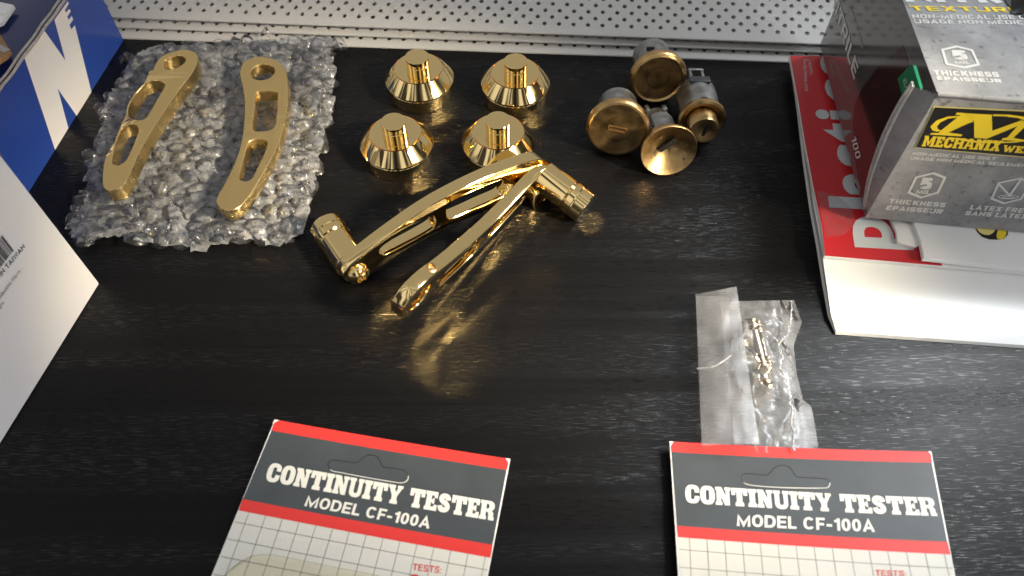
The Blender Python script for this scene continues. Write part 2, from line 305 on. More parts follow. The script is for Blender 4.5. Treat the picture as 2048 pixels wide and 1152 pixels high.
# ------------------------------------------------------------------ slab-serif alphabet for the printed headings
def sq(cx, cy, a, b, n=2.6, k=28, t0=0, t1=360):
    out = []
    for i in range(k):
        t = R(t0+(t1-t0)*i/(k if t1-t0 == 360 else k-1)); c, s = math.cos(t), math.sin(t)
        out.append((cx+a*math.copysign(abs(c)**(2/n), c), cy+b*math.copysign(abs(s)**(2/n), s)))
    return out
GL = {
 'I': (.46, [[(0,0),(.46,0),(.46,.17),(.38,.24),(.38,.76),(.46,.83),(.46,1),(0,1),(0,.83),(.08,.76),(.08,.24),(0,.17)]]),
 'T': (.86, [[(.2,0),(.66,0),(.66,.17),(.58,.24),(.58,.78),(.64,.78),(.66,.6),(.86,.6),(.86,1),(0,1),(0,.6),(.2,.6),(.22,.78),(.28,.78),(.28,.24),(.2,.17)]]),
 'N': (.84, [[(0,0),(.36,0),(.36,.15),(.30,.2),(.30,.5),(.50,0),(.76,0),(.76,.8),(.84,.86),(.84,1),(.5,1),(.5,.86),(.56,.8),(.56,.5),(.34,1),(0,1),(0,.86),(.06,.8),(.06,.2),(0,.15)]]),
 'O': (.8, [sq(.4,.5,.4,.52), sq(.4,.5,.10,.30,3)[::-1]]),
 'C': (.78, [sq(.4,.5,.4,.52,2.6,24,28,332)+[(.76,.40),(.52,.40),(.5,.26),(.45,.20),(.36,.2),(.30,.27),(.30,.73),(.36,.8),(.45,.8),(.5,.74),(.52,.6),(.76,.6)]]),
 'U': (.84, [[(0,1),(0,.85),(.07,.8),(.07,.3)]+sq(.42,.3,.35,.32,2.3,12,180,360)+[(.77,.8),(.84,.85),(.84,1),(.5,1),(.5,.85),(.55,.8),(.55,.3),(.5,.22),(.43,.2),(.36,.22),(.32,.3),(.32,.8),(.37,.85),(.37,1)]]),
 'Y': (.84, [[(.2,0),(.64,0),(.64,.15),(.57,.22),(.57,.42),(.78,.84),(.84,.86),(.84,1),(.52,1),(.52,.86),(.55,.84),(.46,.62),(.36,.84),(.4,.86),(.4,1),(0,1),(0,.86),(.06,.84),(.27,.42),(.27,.22),(.2,.15)]]),
 'E': (.72, [[(0,0),(.72,0),(.72,.32),(.56,.32),(.5,.2),(.36,.2),(.36,.42),(.44,.42),(.44,.35),(.54,.35),(.54,.65),(.44,.65),(.44,.58),(.36,.58),(.36,.8),(.5,.8),(.54,.68),(.7,.68),(.7,1),(0,1),(0,.84),(.07,.78),(.07,.22),(0,.16)]]),
 'S': (.74, stroke(spline([(.58,.66),(.54,.80),(.38,.87),(.21,.82),(.17,.68),(.28,.57),(.48,.46),(.57,.32),(.52,.18),(.36,.13),(.20,.17),(.14,.34)], 4, False), .27)),
 'R': (.84, [[(0,0),(.4,0),(.4,.15),(.35,.2),(.35,.42),(.42,.42),(.5,.36),(.52,0),(.84,0),(.84,.15),(.79,.18),(.78,.38),(.68,.5),(.8,.6),(.82,.78),(.76,.92),(.6,1),(0,1),(0,.85),(.07,.8),(.07,.2),(0,.15)], [(.35,.58),(.47,.58),(.52,.66),(.5,.8),(.44,.84),(.35,.84)][::-1]]),
 'M': (1.06, [[(0,0),(.36,0),(.36,.14),(.3,.14),(.3,.62),(.46,.1),(.58,.1),(.74,.62),(.74,.14),(.68,.14),(.68,0),(1.06,0),(1.06,.14),(1,.14),(1,.86),(1.06,.86),(1.06,1),(.72,1),(.53,.42),(.34,1),(0,1),(0,.86),(.06,.86),(.06,.14),(0,.14)]]),
 'H': (.9, [[(0,0),(.38,0),(.38,.15),(.33,.15),(.33,.4),(.57,.4),(.57,.15),(.52,.15),(.52,0),(.9,0),(.9,.15),(.84,.15),(.84,.85),(.9,.85),(.9,1),(.52,1),(.52,.85),(.57,.85),(.57,.6),(.33,.6),(.33,.85),(.38,.85),(.38,1),(0,1),(0,.85),(.06,.85),(.06,.15),(0,.15)]]),
 'A': (.9, [[(0,0),(.34,0),(.34,.14),(.28,.14),(.31,.26),(.57,.26),(.6,.14),(.54,.14),(.54,0),(.9,0),(.9,.14),(.84,.14),(.62,1),(.28,1),(.06,.14),(0,.14)], [(.35,.42),(.53,.42),(.44,.74)][::-1]]),
 'X': (.86, [[(0,0),(.36,0),(.36,.14),(.33,.14),(.42,.32),(.52,.14),(.48,.14),(.48,0),(.86,0),(.86,.14),(.8,.14),(.58,.52),(.78,.86),(.84,.86),(.84,1),(.48,1),(.48,.86),(.52,.86),(.44,.7),(.36,.86),(.4,.86),(.4,1),(.02,1),(.02,.86),(.08,.86),(.28,.52),(.06,.14),(0,.14)]]),
 'W': (1.2, [[(0,1),(0,.86),(.06,.86),(.28,0),(.5,0),(.6,.45),(.7,0),(.92,0),(1.14,.86),(1.2,.86),(1.2,1),(.86,1),(.86,.86),(.9,.86),(.8,.4),(.68,.9),(.52,.9),(.4,.4),(.3,.86),(.34,.86),(.34,1)]]),
}
def slab_text(s, gap=.035, space=.42):
    mes = []; x = 0
    for ch in s:
        if ch == ' ': x += space; continue
        w, cs = GL[ch]; m = flat(cs); m.transform(Matrix.Translation((x, 0, 0))); mes.append(m); x += w+gap
    return join(mes)

# ------------------------------------------------------------------ sans alphabet (grotesque, or squared and wide) for the small print
def mitre(path, w, closed=False):
    P = [Vector(p) for p in path]; k = len(P); V_ = []
    for i in range(k):
        a = P[i-1] if (closed or i) else None; c = P[(i+1) % k] if (closed or i < k-1) else None
        n1 = (P[i]-a).normalized() if a else (c-P[i]).normalized(); n2 = (c-P[i]).normalized() if c else n1
        n1 = Vector((-n1.y, n1.x)); n2 = Vector((-n2.y, n2.x)); m = (n1+n2)/max(.30, 1+n1.dot(n2)); V_ += [P[i]+m*w/2, P[i]-m*w/2]
    F_ = [(2*i, 2*i+1, (2*i+3) % (2*k), (2*i+2) % (2*k)) for i in range(k if closed else k-1)]
    return from_data([(v.x, v.y, 0) for v in V_], F_)
def sans_glyph(ch, w, n):
    h = w/2; T = 1-h; W = {'I': w, '1': .42, 'M': .92, 'W': 1.05, 'L': .56, 'E': .62, 'F': .58, 'T': .66, 'S': .66, 'R': .70, 'P': .66, 'A': .78, 'V': .76, 'Y': .74, 'X': .74, 'K': .72, '-': .36, '/': .42, ':': w, '.': w, '5': .6, '0': .58, '2': .58, '3': .58, '7': .56}.get(ch, .74)
    m = W/2; full = lambda a, b_, k=26: sq(m, .5, m-h, .5-h, n, k, a, b_)
    D = {
     'A': ([(h*.9, 0), (m, T+h*.2), (W-h*.9, 0)], [(W*.24, .30), (W*.76, .30)]), 'C': (full(38, 322),), 'D': ([(h, h*.99), (h, T)]+sq(W*.45, .5, W*.55-h, .5-h, n, 15, 90, -90), 'c'),
     'E': ([(W, T), (h, T), (h, h), (W, h)], [(h*2, .5), (W*.93, .5)]), 'F': ([(W, T), (h, T), (h, 0)], [(h*2, .47), (W*.9, .47)]),
     'G': (full(40, 335), [(W*.52, .44), (W-h, .44), (W-h, .04)]), 'H': ([(h, 0), (h, 1)], [(W-h, 0), (W-h, 1)], [(w, .5), (W-w, .5)]), 'I': ([(h, 0), (h, 1)],),
     'K': ([(h, 0), (h, 1)], [(W-h*1.1, 1), (w, .40)], [(W*.40, .60), (W-h*1.0, 0)]), 'L': ([(h, 1), (h, h), (W, h)],),
     'M': ([(h, 0), (h, T*.93), (m, .12), (W-h, T*.93), (W-h, 0)],), 'N': ([(h, 0), (h, T*.9), (W-h, 1-T*.9), (W-h, 1)],), 'O': (full(0, 360, 32), 'c'), '0': (full(0, 360, 32), 'c'),
     'P': ([(h, 0), (h, T), (W*.5, T)]+sq(W*.5, (T+.46)/2, W*.5-h, (T-.46)/2, n, 9, 80, -90)+[(w, .46)],),
     'R': ([(h, 0), (h, T), (W*.5, T)]+sq(W*.5, (T+.46)/2, W*.5-h, (T-.46)/2, n, 9, 80, -90)+[(w, .46)], [(W*.52, .42), (W-h*1.0, 0)]),
     'S': (spline([(W-h*1.1, .70), (W*.78, T-.03), (m, T), (W*.24, T-.03), (h, .73), (W*.28, .56), (W*.72, .44), (W-h, .27), (W*.76, h+.03), (m, h), (W*.22, h+.03), (h*1.1, .30)], 4, False),) if n < 4 else ([(W-h, .72), (W-h, T-.04), (W-h-.06, T), (h+.06, T), (h, T-.06), (h, .56), (h+.05, .5), (W-h-.05, .5), (W-h, .44), (W-h, h+.06), (W-h-.06, h), (h+.06, h), (h, h+.05), (h, .28)],),
     'T': ([(0, T), (W, T)], [(m, 0), (m, 1-w)]), 'U': ([(h, 1), (h, .32)]+sq(m, .34, m-h, .34-h, n, 14, 180, 360)+[(W-h, 1)],), 'V': ([(h*.9, 1), (m, h*.6), (W-h*.9, 1)],),
     'W': ([(h*.9, 1), (W*.28, h*.8), (m, .9), (W*.72, h*.8), (W-h*.9, 1)],), 'X': ([(h, 0), (W-h, 1)], [(h, 1), (W-h, 0)]), 'Y': ([(h*.9, 1), (m, .42), (W-h*.9, 1)], [(m, 0), (m, .44)]),
     '1': ([(.06, .72), (W-h, .86)], [(W-h, 0), (W-h, 1)]), '5': ([(W-.04, T), (h*1.3, T), (h*1.1, .52), (W*.5, .60)]+sq(W*.5, .33, W*.5-h, .33-h, n, 12, 75, -150),),
     '-': ([(0, .40), (W, .40)],), '/': ([(h*.6, 0), (W-h*.6, 1)],), ':': ([(h, 0), (h, w)], [(h, .5), (h, .5+w)]), '.': ([(h, 0), (h, w)],)}
    g = D.get(ch, ([(h, 0), (h, 1)],))
    if len(g) > 1 and g[1] == 'c': return W, [mitre(g[0], w, True)]
    return W, [mitre(p, w) for p in g]
def sans(s, w=.2, n=2.5, wide=1., gap=.13, space=.36):
    mes, x = [], 0
    for ch in s:
        if ch == ' ': x += space; continue
        acc = ch == 'É'; W, cs = sans_glyph('E' if acc else ch, w, n)
        if acc: cs.append(from_data([(W*.40, 1.06, 0), (W*.62, 1.06, 0), (W*.80, 1.26, 0), (W*.52, 1.26, 0)], [(0, 1, 2, 3)]))
        for k, c in enumerate(cs):
            m = c; m.transform(Matrix.Translation((x, 0, 0))); m.transform(Matrix.Diagonal((wide, 1, 1, 1)))
            m.transform(Matrix.Translation((0, 0, .00002*k))); mes.append(m)
        x += W+gap
    return join(mes)

# ================================================================== SETTING
tb = link('table_top', box(-.75, .75, -.25, .75, -.025, 0, .002), M['table']); tb['kind'] = 'structure'

# ---- three stacked perforated metal panels at the back
def perforated(front_px, z, y_first, rows, depth, tilt, shift, back_lip=False):
    pa, pb = at(*front_px[0], z), at(*front_px[1], z); ex = (pb-pa).normalized(); ey0 = Vector((-ex.y, ex.x, 0)); ey = ey0*math.cos(tilt)+Z*math.sin(tilt); n = ex.cross(ey)
    pitch, rp_, rad, th = .0079, .0041, .00122, .0010
    b = bmesh.new(); x0 = -.12; ncol = int(.72/pitch)
    top = []
    def V(x, y, dz=0): return b.verts.new(pa+ex*x+ey*y+n*dz)
    K = 12
    for r in range(rows):
        yc = y_first+r*rp_; ya, yb = yc-rp_/2, yc+rp_/2; off = (pitch/2 if r % 2 else 0)+shift
        for c in range(ncol):
            xc = x0+off+c*pitch; xa, xb = xc-pitch/2, xc+pitch/2
            ring, outer, low = [], [], []
            for k in range(K):
                a = 2*math.pi*(k+.5)/K; cx, sx = math.cos(a), math.sin(a); m = max(abs(cx)/(pitch/2), abs(sx)/(rp_/2))
                ring.append(V(xc+rad*cx, yc+rad*sx)); outer.append(V(xc+cx/m, yc+sx/m)); low.append(V(xc+rad*cx, yc+rad*sx, -th))
            corners = [V(xb, yb), V(xa, yb), V(xa, ya), V(xb, ya)]
            for k in range(K):
                k2 = (k+1) % K; b.faces.new((ring[k], outer[k], outer[k2], ring[k2])); b.faces.new((low[k], ring[k], ring[k2], low[k2]))
                a0, a1 = outer[k].co, outer[k2].co
            for q in corners:
                near = sorted(range(K), key=lambda k: (outer[k].co-q.co).length)[:2]
                b.faces.new((outer[near[0]], q, outer[near[1]]))
    w0, w1 = x0-pitch/2, x0+ncol*pitch; yb = y_first+(rows-.5)*rp_; yf = -.0008
    # plain strips: rolled front edge, plain back, underside
    def quad(p): b.faces.new([V(*q) for q in p])
    quad([(w0, yf+.0004, 0), (w1, yf+.0004, 0), (w1, y_first-rp_/2, 0), (w0, y_first-rp_/2, 0)])
    quad([(w0, yf, -.0004), (w1, yf, -.0004), (w1, yf+.0004, 0), (w0, yf+.0004, 0)])
    quad([(w0, yf, -.0007), (w1, yf, -.0007), (w1, yf, -.0004), (w0, yf, -.0004)])
    quad([(w0, yb, 0), (w1, yb, 0), (w1, depth, 0), (w0, depth, 0)])
    if back_lip:
        quad([(w0, depth, 0), (w1, depth, 0), (w1, depth+.0015, .004), (w0, depth+.0015, .004)])
        quad([(w0, depth+.0015, .004), (w1, depth+.0015, .004), (w1, depth+.030, .005), (w0, depth+.030, .005)])
    bmesh.ops.remove_doubles(b, verts=b.verts, dist=2e-6); bmesh.ops.recalc_face_normals(b, faces=b.faces)
    me = bpy.data.meshes.new('m'); b.to_mesh(me); b.free()
    if me.polygons[0].normal.dot(n) < 0: me.flip_normals()
    return me
TI = R(20)
for name, args, lab in (
    ('perforated_panel', (((245, 74), (1580, 122)), .0012, .0050, 3, .05, TI, .001), 'white perforated metal panel lying lowest in the stack of three, black showing through its holes'),
    ('perforated_panel', (((232, 52), (1640, 102)), .0052, .0038, 3, .05, TI, .0025), 'white perforated metal panel sandwiched between the other two, its row of holes in shadow'),
    ('perforated_panel', (((227, 32), (1645, 86)), .0094, .0056, 6, .0300, TI, .004, True), 'white perforated metal panel on top of the stack, showing many rows of holes')):
    tag(link(name, perforated(*args), M['shelf']), lab, 'metal panel', 'perforated metal panels stacked at the back of the table')

# ================================================================== BOXES ON THE LEFT
# blue box
A, B = at(247, 80), at(65, 372); d = (B-A).normalized(); nb = Vector((-d.y, d.x, 0)); nb = nb if nb.x > 0 else -nb
SP = Plane(A, nb); hb = (SP(0, 170).z+SP(135, 0).z)/2
blue = root('blue_carton', A+d*.06, 'glossy blue carton with a big white letter N, at the back left corner', 'box')
ln = .19; W_ = .13
P0, P1 = A, A+d*ln
vsb = [P0, P1, P1-nb*W_, P0-nb*W_]; vsb += [v+Z*hb for v in vsb]
me = from_data(vsb, [(0, 1, 5, 4), (1, 2, 6, 5), (2, 3, 7, 6), (3, 0, 4, 7), (3, 2, 1, 0)]); fix(me)
link('carton_body', me, M['blue'], blue)
# lid: slightly domed wrapped top
rows = 14; vl, fl = [], []
for i in range(rows+1):
    u = i/rows
    for j in range(25):
        w = j/24; p = A+d*(ln*w)-nb*(W_*u); e_ = min(u, 1-u)*W_; rise = .0035*min(1, e_/.008)
        vl.append(p+Z*(hb-.0015+rise+.0006*noise.noise(p*60)))
for i in range(rows):
    for j in range(24): fl.append((i*25+j, i*25+j+1, (i+1)*25+j+1, (i+1)*25+j))
me = from_data(vl, fl); fix(me); link('carton_lid', me, M['navy'], blue, 60)
# raw board edge along the top of the printed side
pth = [A+d*(ln*i/60)+Z*(hb+.0004+.0006*noise.noise(Vector((i*.37, 3, 1))))+nb*(.0006+.0005*noise.noise(Vector((i*.3, 1, 7)))) for i in range(61)]
link('board_edge', join([tube(pth, .0007, 6), tube([p-nb*.0016+Z*.0009 for p in pth], .0006, 6)]), M['grey_board'], blue, 60)
s3 = 3.838
px = lambda l: [SP(x/s3, y/s3) for x, y in l]
Npoly = [(182, 435), (340, 238), (500, 465), (415, 152), (518, 8), (525, 30), (495, 75), (503, 98), (530, 70), (540, 85), (513, 128), (523, 152), (548, 122), (558, 150), (530, 192), (545, 225), (572, 195), (700, 708), (585, 888), (440, 680), (522, 985), (420, 1150)]
link('letter_n', poly_on(px(Npoly), nb, .0002), M['white_card'], blue)
# cartons standing on the blue one
tz = hb+.003
def small_carton(name, pts, zt, h, material, label):
    q = [at(*p, zt) for p in pts]; r = root(name, sum(q, Vector())/len(q)-Z*h, label, 'box')
    link('carton_body', slab(q, Z, h, .0008), material, r)
    a, b = q[0].lerp(q[1], .5), q[2].lerp(q[3], .5) if len(q) > 3 else q[2]
    t = (b-a).normalized(); s = t.cross(Z)*.0015
    link('tape_strip', poly_on([a+s, b+s, b-s, a-s], Z, .0003), M['grey_board'] if material == M['brown'] else M['paper'], r)
small_carton('brown_carton', [(19, 99), (12, 108), (-50, 150), (-42, 0)], tz+.004, .003, M['brown'], 'small brown carton on the blue box at the picture edge')
small_carton('pale_carton', [(26, 8), (3, 41), (-70, 75), (-60, -10)], tz+.0035, .003, M['white_card'], 'pale grey carton on the blue box, in the top left corner')

# white box
A, B = at(200, 567), at(0, 890); d = (B-A).normalized(); nw = Vector((-d.y, d.x, 0)); nw = nw if nw.x > 0 else -nw
SP = Plane(A, nw); hw = .081
white = root('white_carton', A+d*.05, 'tall white carton with a barcode printed on its side, at the left edge', 'box')
ln, W_ = .16, .10
vsb = [A, A+d*ln, A+d*ln-nw*W_, A-nw*W_]; vsb += [v+Z*hw for v in vsb]
me = from_data(vsb, [(0, 1, 5, 4), (1, 2, 6, 5), (2, 3, 7, 6), (3, 0, 4, 7), (3, 2, 1, 0)])
b = bmesh.new(); b.from_mesh(me); bmesh.ops.recalc_face_normals(b, faces=b.faces); bmesh.ops.bevel(b, geom=b.edges[:], offset=.0006, segments=2, affect='EDGES'); b.to_mesh(me); b.free()
link('carton_body', me, M['white_card'], white)
q = [A+Z*hw, A+d*ln+Z*hw, A+d*ln-nw*W_+Z*hw, A-nw*W_+Z*hw]
link('carton_lid', slab([v+Z*.0012+nw*.0004 for v in q], Z, .0012), M['brown'], white)
s8 = 5.24; o8 = (0, 440)
P8 = lambda x, y: SP(o8[0]+x/s8, o8[1]+y/s8)
bars = []; bl, br, tl = P8(-112, 640), P8(140, 318), P8(20, 160)   # barcode frame on the side face
ex = (br-bl); ey = (tl-br)
x = 1.0; k = 0
while x > .0:
    w = rng.choice((.012, .012, .022, .032)); 
    bars.append(poly_on([bl+ex*(x-w), bl+ex*x, bl+ex*x+ey*(1 if k % 9 else 1.04), bl+ex*(x-w)+ey], nw, .0002)); x -= w+rng.choice((.010, .016, .026)); k += 1
link('barcode', join(bars), M['black_ink'], white)
def txt(s, bl, br, tl, n, material, parent, name='lettering', bold=.02, spacing=1., lift=.0002):
    return link(name, fit3(lettering(s, bold, spacing), bl, br, tl, CAP, Vector(n).normalized(), lift), material, parent)
bl, br = P8(-150, 790), P8(262, 285)
link('lettering', fit3(sans('MADE IN TAIWAN', .17, 2.3), bl, br, bl+(P8(232, 248)-br), 1., nw, .0002), M['black_ink'], white)
bl, br = P8(-260, 1165), P8(235, 515)
txt('and Other Reproductive Harm -', bl, br, bl+(P8(212, 480)-P8(235, 515)), nw, M['grey_ink'], white, bold=0)
bl, br = P8(-300, 1215), P8(40, 862)
txt('www.P65Warnings.gov', P8(-280, 1255), P8(45, 868), P8(-280, 1255)+(P8(22, 838)-P8(45, 868)), nw, M['grey_ink'], white, bold=0)
# crumpled clear film on the corner of the white box
vl, fl = [], []
base = A+Z*(hw+.0018)-nw*.004
for i in range(11):
    for j in range(11):
        p = base+d*(-.002+.016*i/10)-nw*(.014*j/10); p = p+Z*(.0012+.004*abs(noise.noise(p*130)))+nw*.0022*noise.noise(p*90+Vector((3, 1, 2)))
        vl.append(p)
for i in range(10):
    for j in range(10): fl.append((i*11+j, i*11+j+1, (i+1)*11+j+1, (i+1)*11+j))
tag(link('plastic_scrap', from_data(vl, fl), M['flap'], None, 180), 'crumpled scrap of clear plastic on the corner of the white carton', 'plastic film')

# ================================================================== PAPERS AND GLOVE BOX ON THE RIGHT
# thick white catalogue
ZC = .0055
lft = [(1672, 663), (1661, 625), (1652, 560), (1640, 480), (1626, 405), (1612, 310), (1600, 210), (1588, 125)]
zz_ = [.0016, .0036, .0050, .0055, .0055, .0055, .0055, .0055]
lp = [at(x, y, z) for (x, y), z in zip(lft, zz_)]; r0, r1 = at(2230, 704, .0016), at(2160, 125, ZC); ln_ = (lp[-1]-lp[0]).length
rp2 = []
for p, z in zip(lp, zz_): q = r0.lerp(r1, min(1, (p-lp[0]).length/ln_)); rp2.append(Vector((q.x, q.y, z)))
cat = root('catalogue', Vector(((lp[0].x+r0.x)/2, (lp[0].y+r1.y)/2, 0)), 'thick white catalogue lying lowest, under the red magazine', 'catalogue')
nl = len(lp); dx = Vector((.0008, 0, 0))
def sheet(off, top):
    vs_ = []; m = 14
    for a, c in zip(lp, rp2):
        for k in range(m+1): p = (a+dx*off).lerp(c, k/m); vs_.append(p+Z*top)
    return from_data(vs_, [(i*(m+1)+k, i*(m+1)+k+1, (i+1)*(m+1)+k+1, (i+1)*(m+1)+k) for i in range(nl-1) for k in range(m)])
link('cover', fix(sheet(0, 0)), M['gloss_paper'], cat)
vs_ = []
for a, c in zip(lp, rp2): vs_ += [a+dx-Z*.0003, Vector((a.x+.0010, a.y, .0006))]
link('pages', from_data(vs_, [(2*i, 2*i+1, 2*i+3, 2*i+2) for i in range(nl-1)]), M['paper_edge'], cat)
q = [lp[0]-Z*.0001, r0-Z*.0001, Vector((r0.x, r0.y-.0006, .0002)), Vector((lp[0].x, lp[0].y-.0006, .0002))]
link('folded_spine', from_data(q, [(0, 1, 2, 3)]), M['gloss_paper'], cat)
link('back_cover', slab([Vector((p.x, p.y, .0006)) for p in [lp[0]]+lp[1:]+[r1, r0]], Z, .0004), M['paper'], cat)
# red magazine
ZM = .0078
mag = [(1649, 512), (1643, 455), (1625, 370), (1609, 285), (1596, 205), (1579, 112)]
pts = [at(2200, 557, ZM)]+[at(x, y, ZM) for x, y in mag]+[at(2150, 112, ZM)]
magz = root('magazine', sum(pts, Vector())/len(pts)-Z*(ZM-.0023), 'red magazine with large pale lettering, under the grey glove box', 'magazine')
link('cover', slab(pts, Z, .0021, .0002), M['paper'], magz)
rb = [at(1884, 532, ZM)]+[at(x+.8, y-.6 if i == 0 else y, ZM) for i, (x, y) in enumerate(mag)]+[at(1800, 112, ZM)]
link('red_print', poly_on(rb, Z, .00012), M['magazine_red'], magz)
MP = Plane((0, 0, ZM), Z); s6 = 3.3875; f6 = lambda x, y: MP(1600+x/s6, 180+y/s6)
# word running up the spine side, its first letter nearest the front
xtop = lambda y: (388-(1068-y)*173/928, y); down = lambda y: (xtop(y)[0]+238, y+13)
xh = max(v.co.y for v in lettering('x').vertices)
lets = []
for ch, ya, yb in (('p', 1068, 852), ('l', 806, 728), ('a', 712, 545), ('s', 517, 365), ('t', 352, 222), ('i', 205, 138), ('c', 90, -70), ('s', -95, -240)):
    lets.append(fit3(lettering(ch, .035), f6(*down(ya)), f6(*down(yb)), f6(*xtop(ya)), xh, Z, .0003))
link('lettering', join(lets), M['cover_grey'], magz)
for s, xx, ll in (('Volume 7', 133, 62), ('2023 Winter/Spring', 107, 104)):
    bl = MP(1572+xx*.38, 100+ll*.4); br = bl+(MP(1572+xx*.38-8, 100-12)-bl); 
    txt(s, MP(1570+xx*.40+3, 100+ll*.80), MP(1570+xx*.36+2, 119), MP(1570+xx*.40-3, 100+ll*.80), Z, M['cover_grey'], magz, bold=0)
# round clear sticker folded over the magazine's edge
arc = [MP(1640, 480), MP(1631, 420), MP(1624, 362)]
cpt = MP(1646, 428); rad_ = .0135
fullc = [cpt+Vector((math.cos(t), math.sin(t), 0))*rad_ for t in [2*math.pi*i/48 for i in range(48)]]
ed = [MP(x+1, y) for x, y in mag]
poly_m = [(p.x, p.y) for p in rb]
fullc = [p for p in fullc if inside((p.x, p.y), poly_m)]
k0 = max(range(len(fullc)), key=lambda i: (fullc[i]-fullc[i-1]).length)
link('sticker', poly_on(fullc[k0:]+fullc[:k0], Z, .0004), M['sticker'], magz)
# white leaflet with a gold ring picture
ZL = .0118
lf = [(1848, 515), (1841, 480), (1828, 445), (1812, 400)]
pts = [at(2200, 555, ZL)]+[at(x, y, ZL) for x, y in lf]+[at(2150, 400, ZL)]
leaf = root('leaflet', sum(pts, Vector())/len(pts)-Z*.003, 'white folded leaflet with a small gold ring picture, under the grey box front', 'leaflet')
link('sheet', slab(pts, Z, .0030, .0006), M['gloss_paper'], leaf)
LPn = Plane((0, 0, ZL), Z); s7 = 4.115; f7 = lambda x, y: LPn(1640+x/s7, 420+y/s7)
rc = f7(1375, 150); 
cyl = [(1275, 130), (1290, 180), (1330, 222), (1390, 244), (1450, 246), (1510, 240), (1545, 205), (1540, 150), (1520, 110), (1300, 100)]
link('ring_shadow', poly_on([f7(*p) for p in cyl], Z, .0002), M['black_ink'], leaf)
link('ring_face', poly_on([f7(*p) for p in spline([(1280, 125), (1300, 175), (1345, 205), (1400, 205), (1440, 165), (1430, 110), (1340, 95)], 4)], Z, .0003), M['pale_yellow'], leaf)
link('ring_rim', poly_on([f7(*p) for p in spline([(1455, 120), (1460, 165), (1450, 215), (1462, 242), (1505, 240), (1530, 200), (1525, 150), (1500, 115)], 4)], Z, .0003), M['yellow'], leaf)
# small folded white card tucked beside the leaflet
pts = [at(x, y, .0100) for x, y in ((1795, 484), (1793, 462), (1778, 430), (1840, 425), (1838, 490), (1830, 494))]
fc = tag(link('folded_card', slab(pts, Z, .0020, .0004), M['paper']), 'little folded white card poking out beside the leaflet, under the box corner', 'card')

# the grey glove box
ZB = .0125
c0 = at(1730, 435, ZB); c1 = at(2048, 465, ZB); fx = (c1-c0); fx.z = 0; fx.normalize(); fn = Vector((fx.y, -fx.x, 0))
FP = Plane(c0, fn); HT = FP(1845, 185).z; side = Vector((-fx.y, fx.x, 0))
bk = at(1640, 90, ZB); sdir = (bk-c0).normalized(); BW, BD = .235, (bk-c0).length
gb = root('glove_box', c0+fx*.1+side*.05, 'grey concrete-patterned carton of disposable gloves with a yellow and black badge', 'box')
TPn = Plane((0, 0, HT), Z); sn = Vector((-sdir.y, sdir.x, 0)); sn = sn if sn.x < 0 else -sn
SPn = Plane(c0, sn)
def quadmesh(a, b, c, d_): return from_data([a, b, c, d_], [(0, 1, 2, 3)])
h_ = Z*(HT-ZB)
def bulge(a, b, c, d_, n, amt, k=14):
    vs_, fs = [], []
    for i in range(k+1):
        for j in range(k+1):
            u, v = j/k, i/k; p = (a*(1-u)+b*u)*(1-v)+(d_*(1-u)+c*u)*v; vs_.append(p+n*amt*math.sin(math.pi*u)**.6*math.sin(math.pi*v)**.6)
    for i in range(k):
        for j in range(k): fs.append((i*(k+1)+j, i*(k+1)+j+1, (i+1)*(k+1)+j+1, (i+1)*(k+1)+j))
    return from_data(vs_, fs)
c2 = c0+fx*BW; d0 = c0+sdir*BD; d2 = d0+fx*BW
link('front_panel', quadmesh(c0, c2, c2+h_, c0+h_), M['concrete'], gb)
link('top_panel', quadmesh(c0+h_, c2+h_, d2+h_, d0+h_), M['concrete'], gb)
link('side_panel', quadmesh(d0, c0, c0+h_, d0+h_), M['box_side'], gb)
me = from_data([c2, d2, d0, c0, c2+h_, d2+h_, d0+h_], [(0, 1, 5, 4), (1, 2, 6, 5), (0, 3, 2, 1)]); fix(me)
link('back_panel', me, M['box_side'], gb)
# creased front edge and the two board edges curling past the left front corner
link('creased_edge', tube([c0+h_-Z*.0002, c2+h_-Z*.0002], .0008, 10), M['concrete'], gb)
s9 = 3.6; g9 = lambda x, y: FP(1740+x/s9, 200+y/s9)
for k, off in enumerate((.0004, .0030)):
    edge = [(328, -45), (225, 130), (120, 350), (40, 560), (-2, 700), (-30, 838)]
    p = [g9(x-(off*3600+3)*math.sin(math.pi*min(1, max(0, (y+45)/883)))-2, y)+side*(off*.7+.0035) for x, y in edge]; p = spline(p, 5, False)
    vs_ = []; fs = []
    for i, q in enumerate(p): vs_ += [q-fn*.0002, q-fn*.0002+side*.012+fx*.0006, q+fn*.0006, q+fn*.0006-side*.0002]
    vs_ = []
    for q in p: vs_ += [q+fx*.0004, q-fx*.0004, q-fx*.0004+side*.0014, q+fx*.0004+side*.0014]
    for i in range(len(p)-1):
        for s in range(4): s2 = (s+1) % 4; fs.append((i*4+s, i*4+s2, i*4+4+s2, i*4+4+s))
    fs += [(0, 1, 2, 3), tuple(len(vs_)-4+i for i in (3, 2, 1, 0))]
    link('board_flap', fix(from_data(vs_, fs)), M['board_white'], gb)
    if k == 0:
        n_ = len(p); st_ = [c0+h_+(c0-c0-h_)*(i/(n_-1)) for i in range(n_)]; vv = []
        for q, t_ in zip(p, st_): vv += [q+fx*.0004, t_-fn*.0001]
        link('tuck_flap', fix(from_data(vv, [(2*i, 2*i+1, 2*i+3, 2*i+2) for i in range(n_-1)])), M['concrete'], gb, 80)
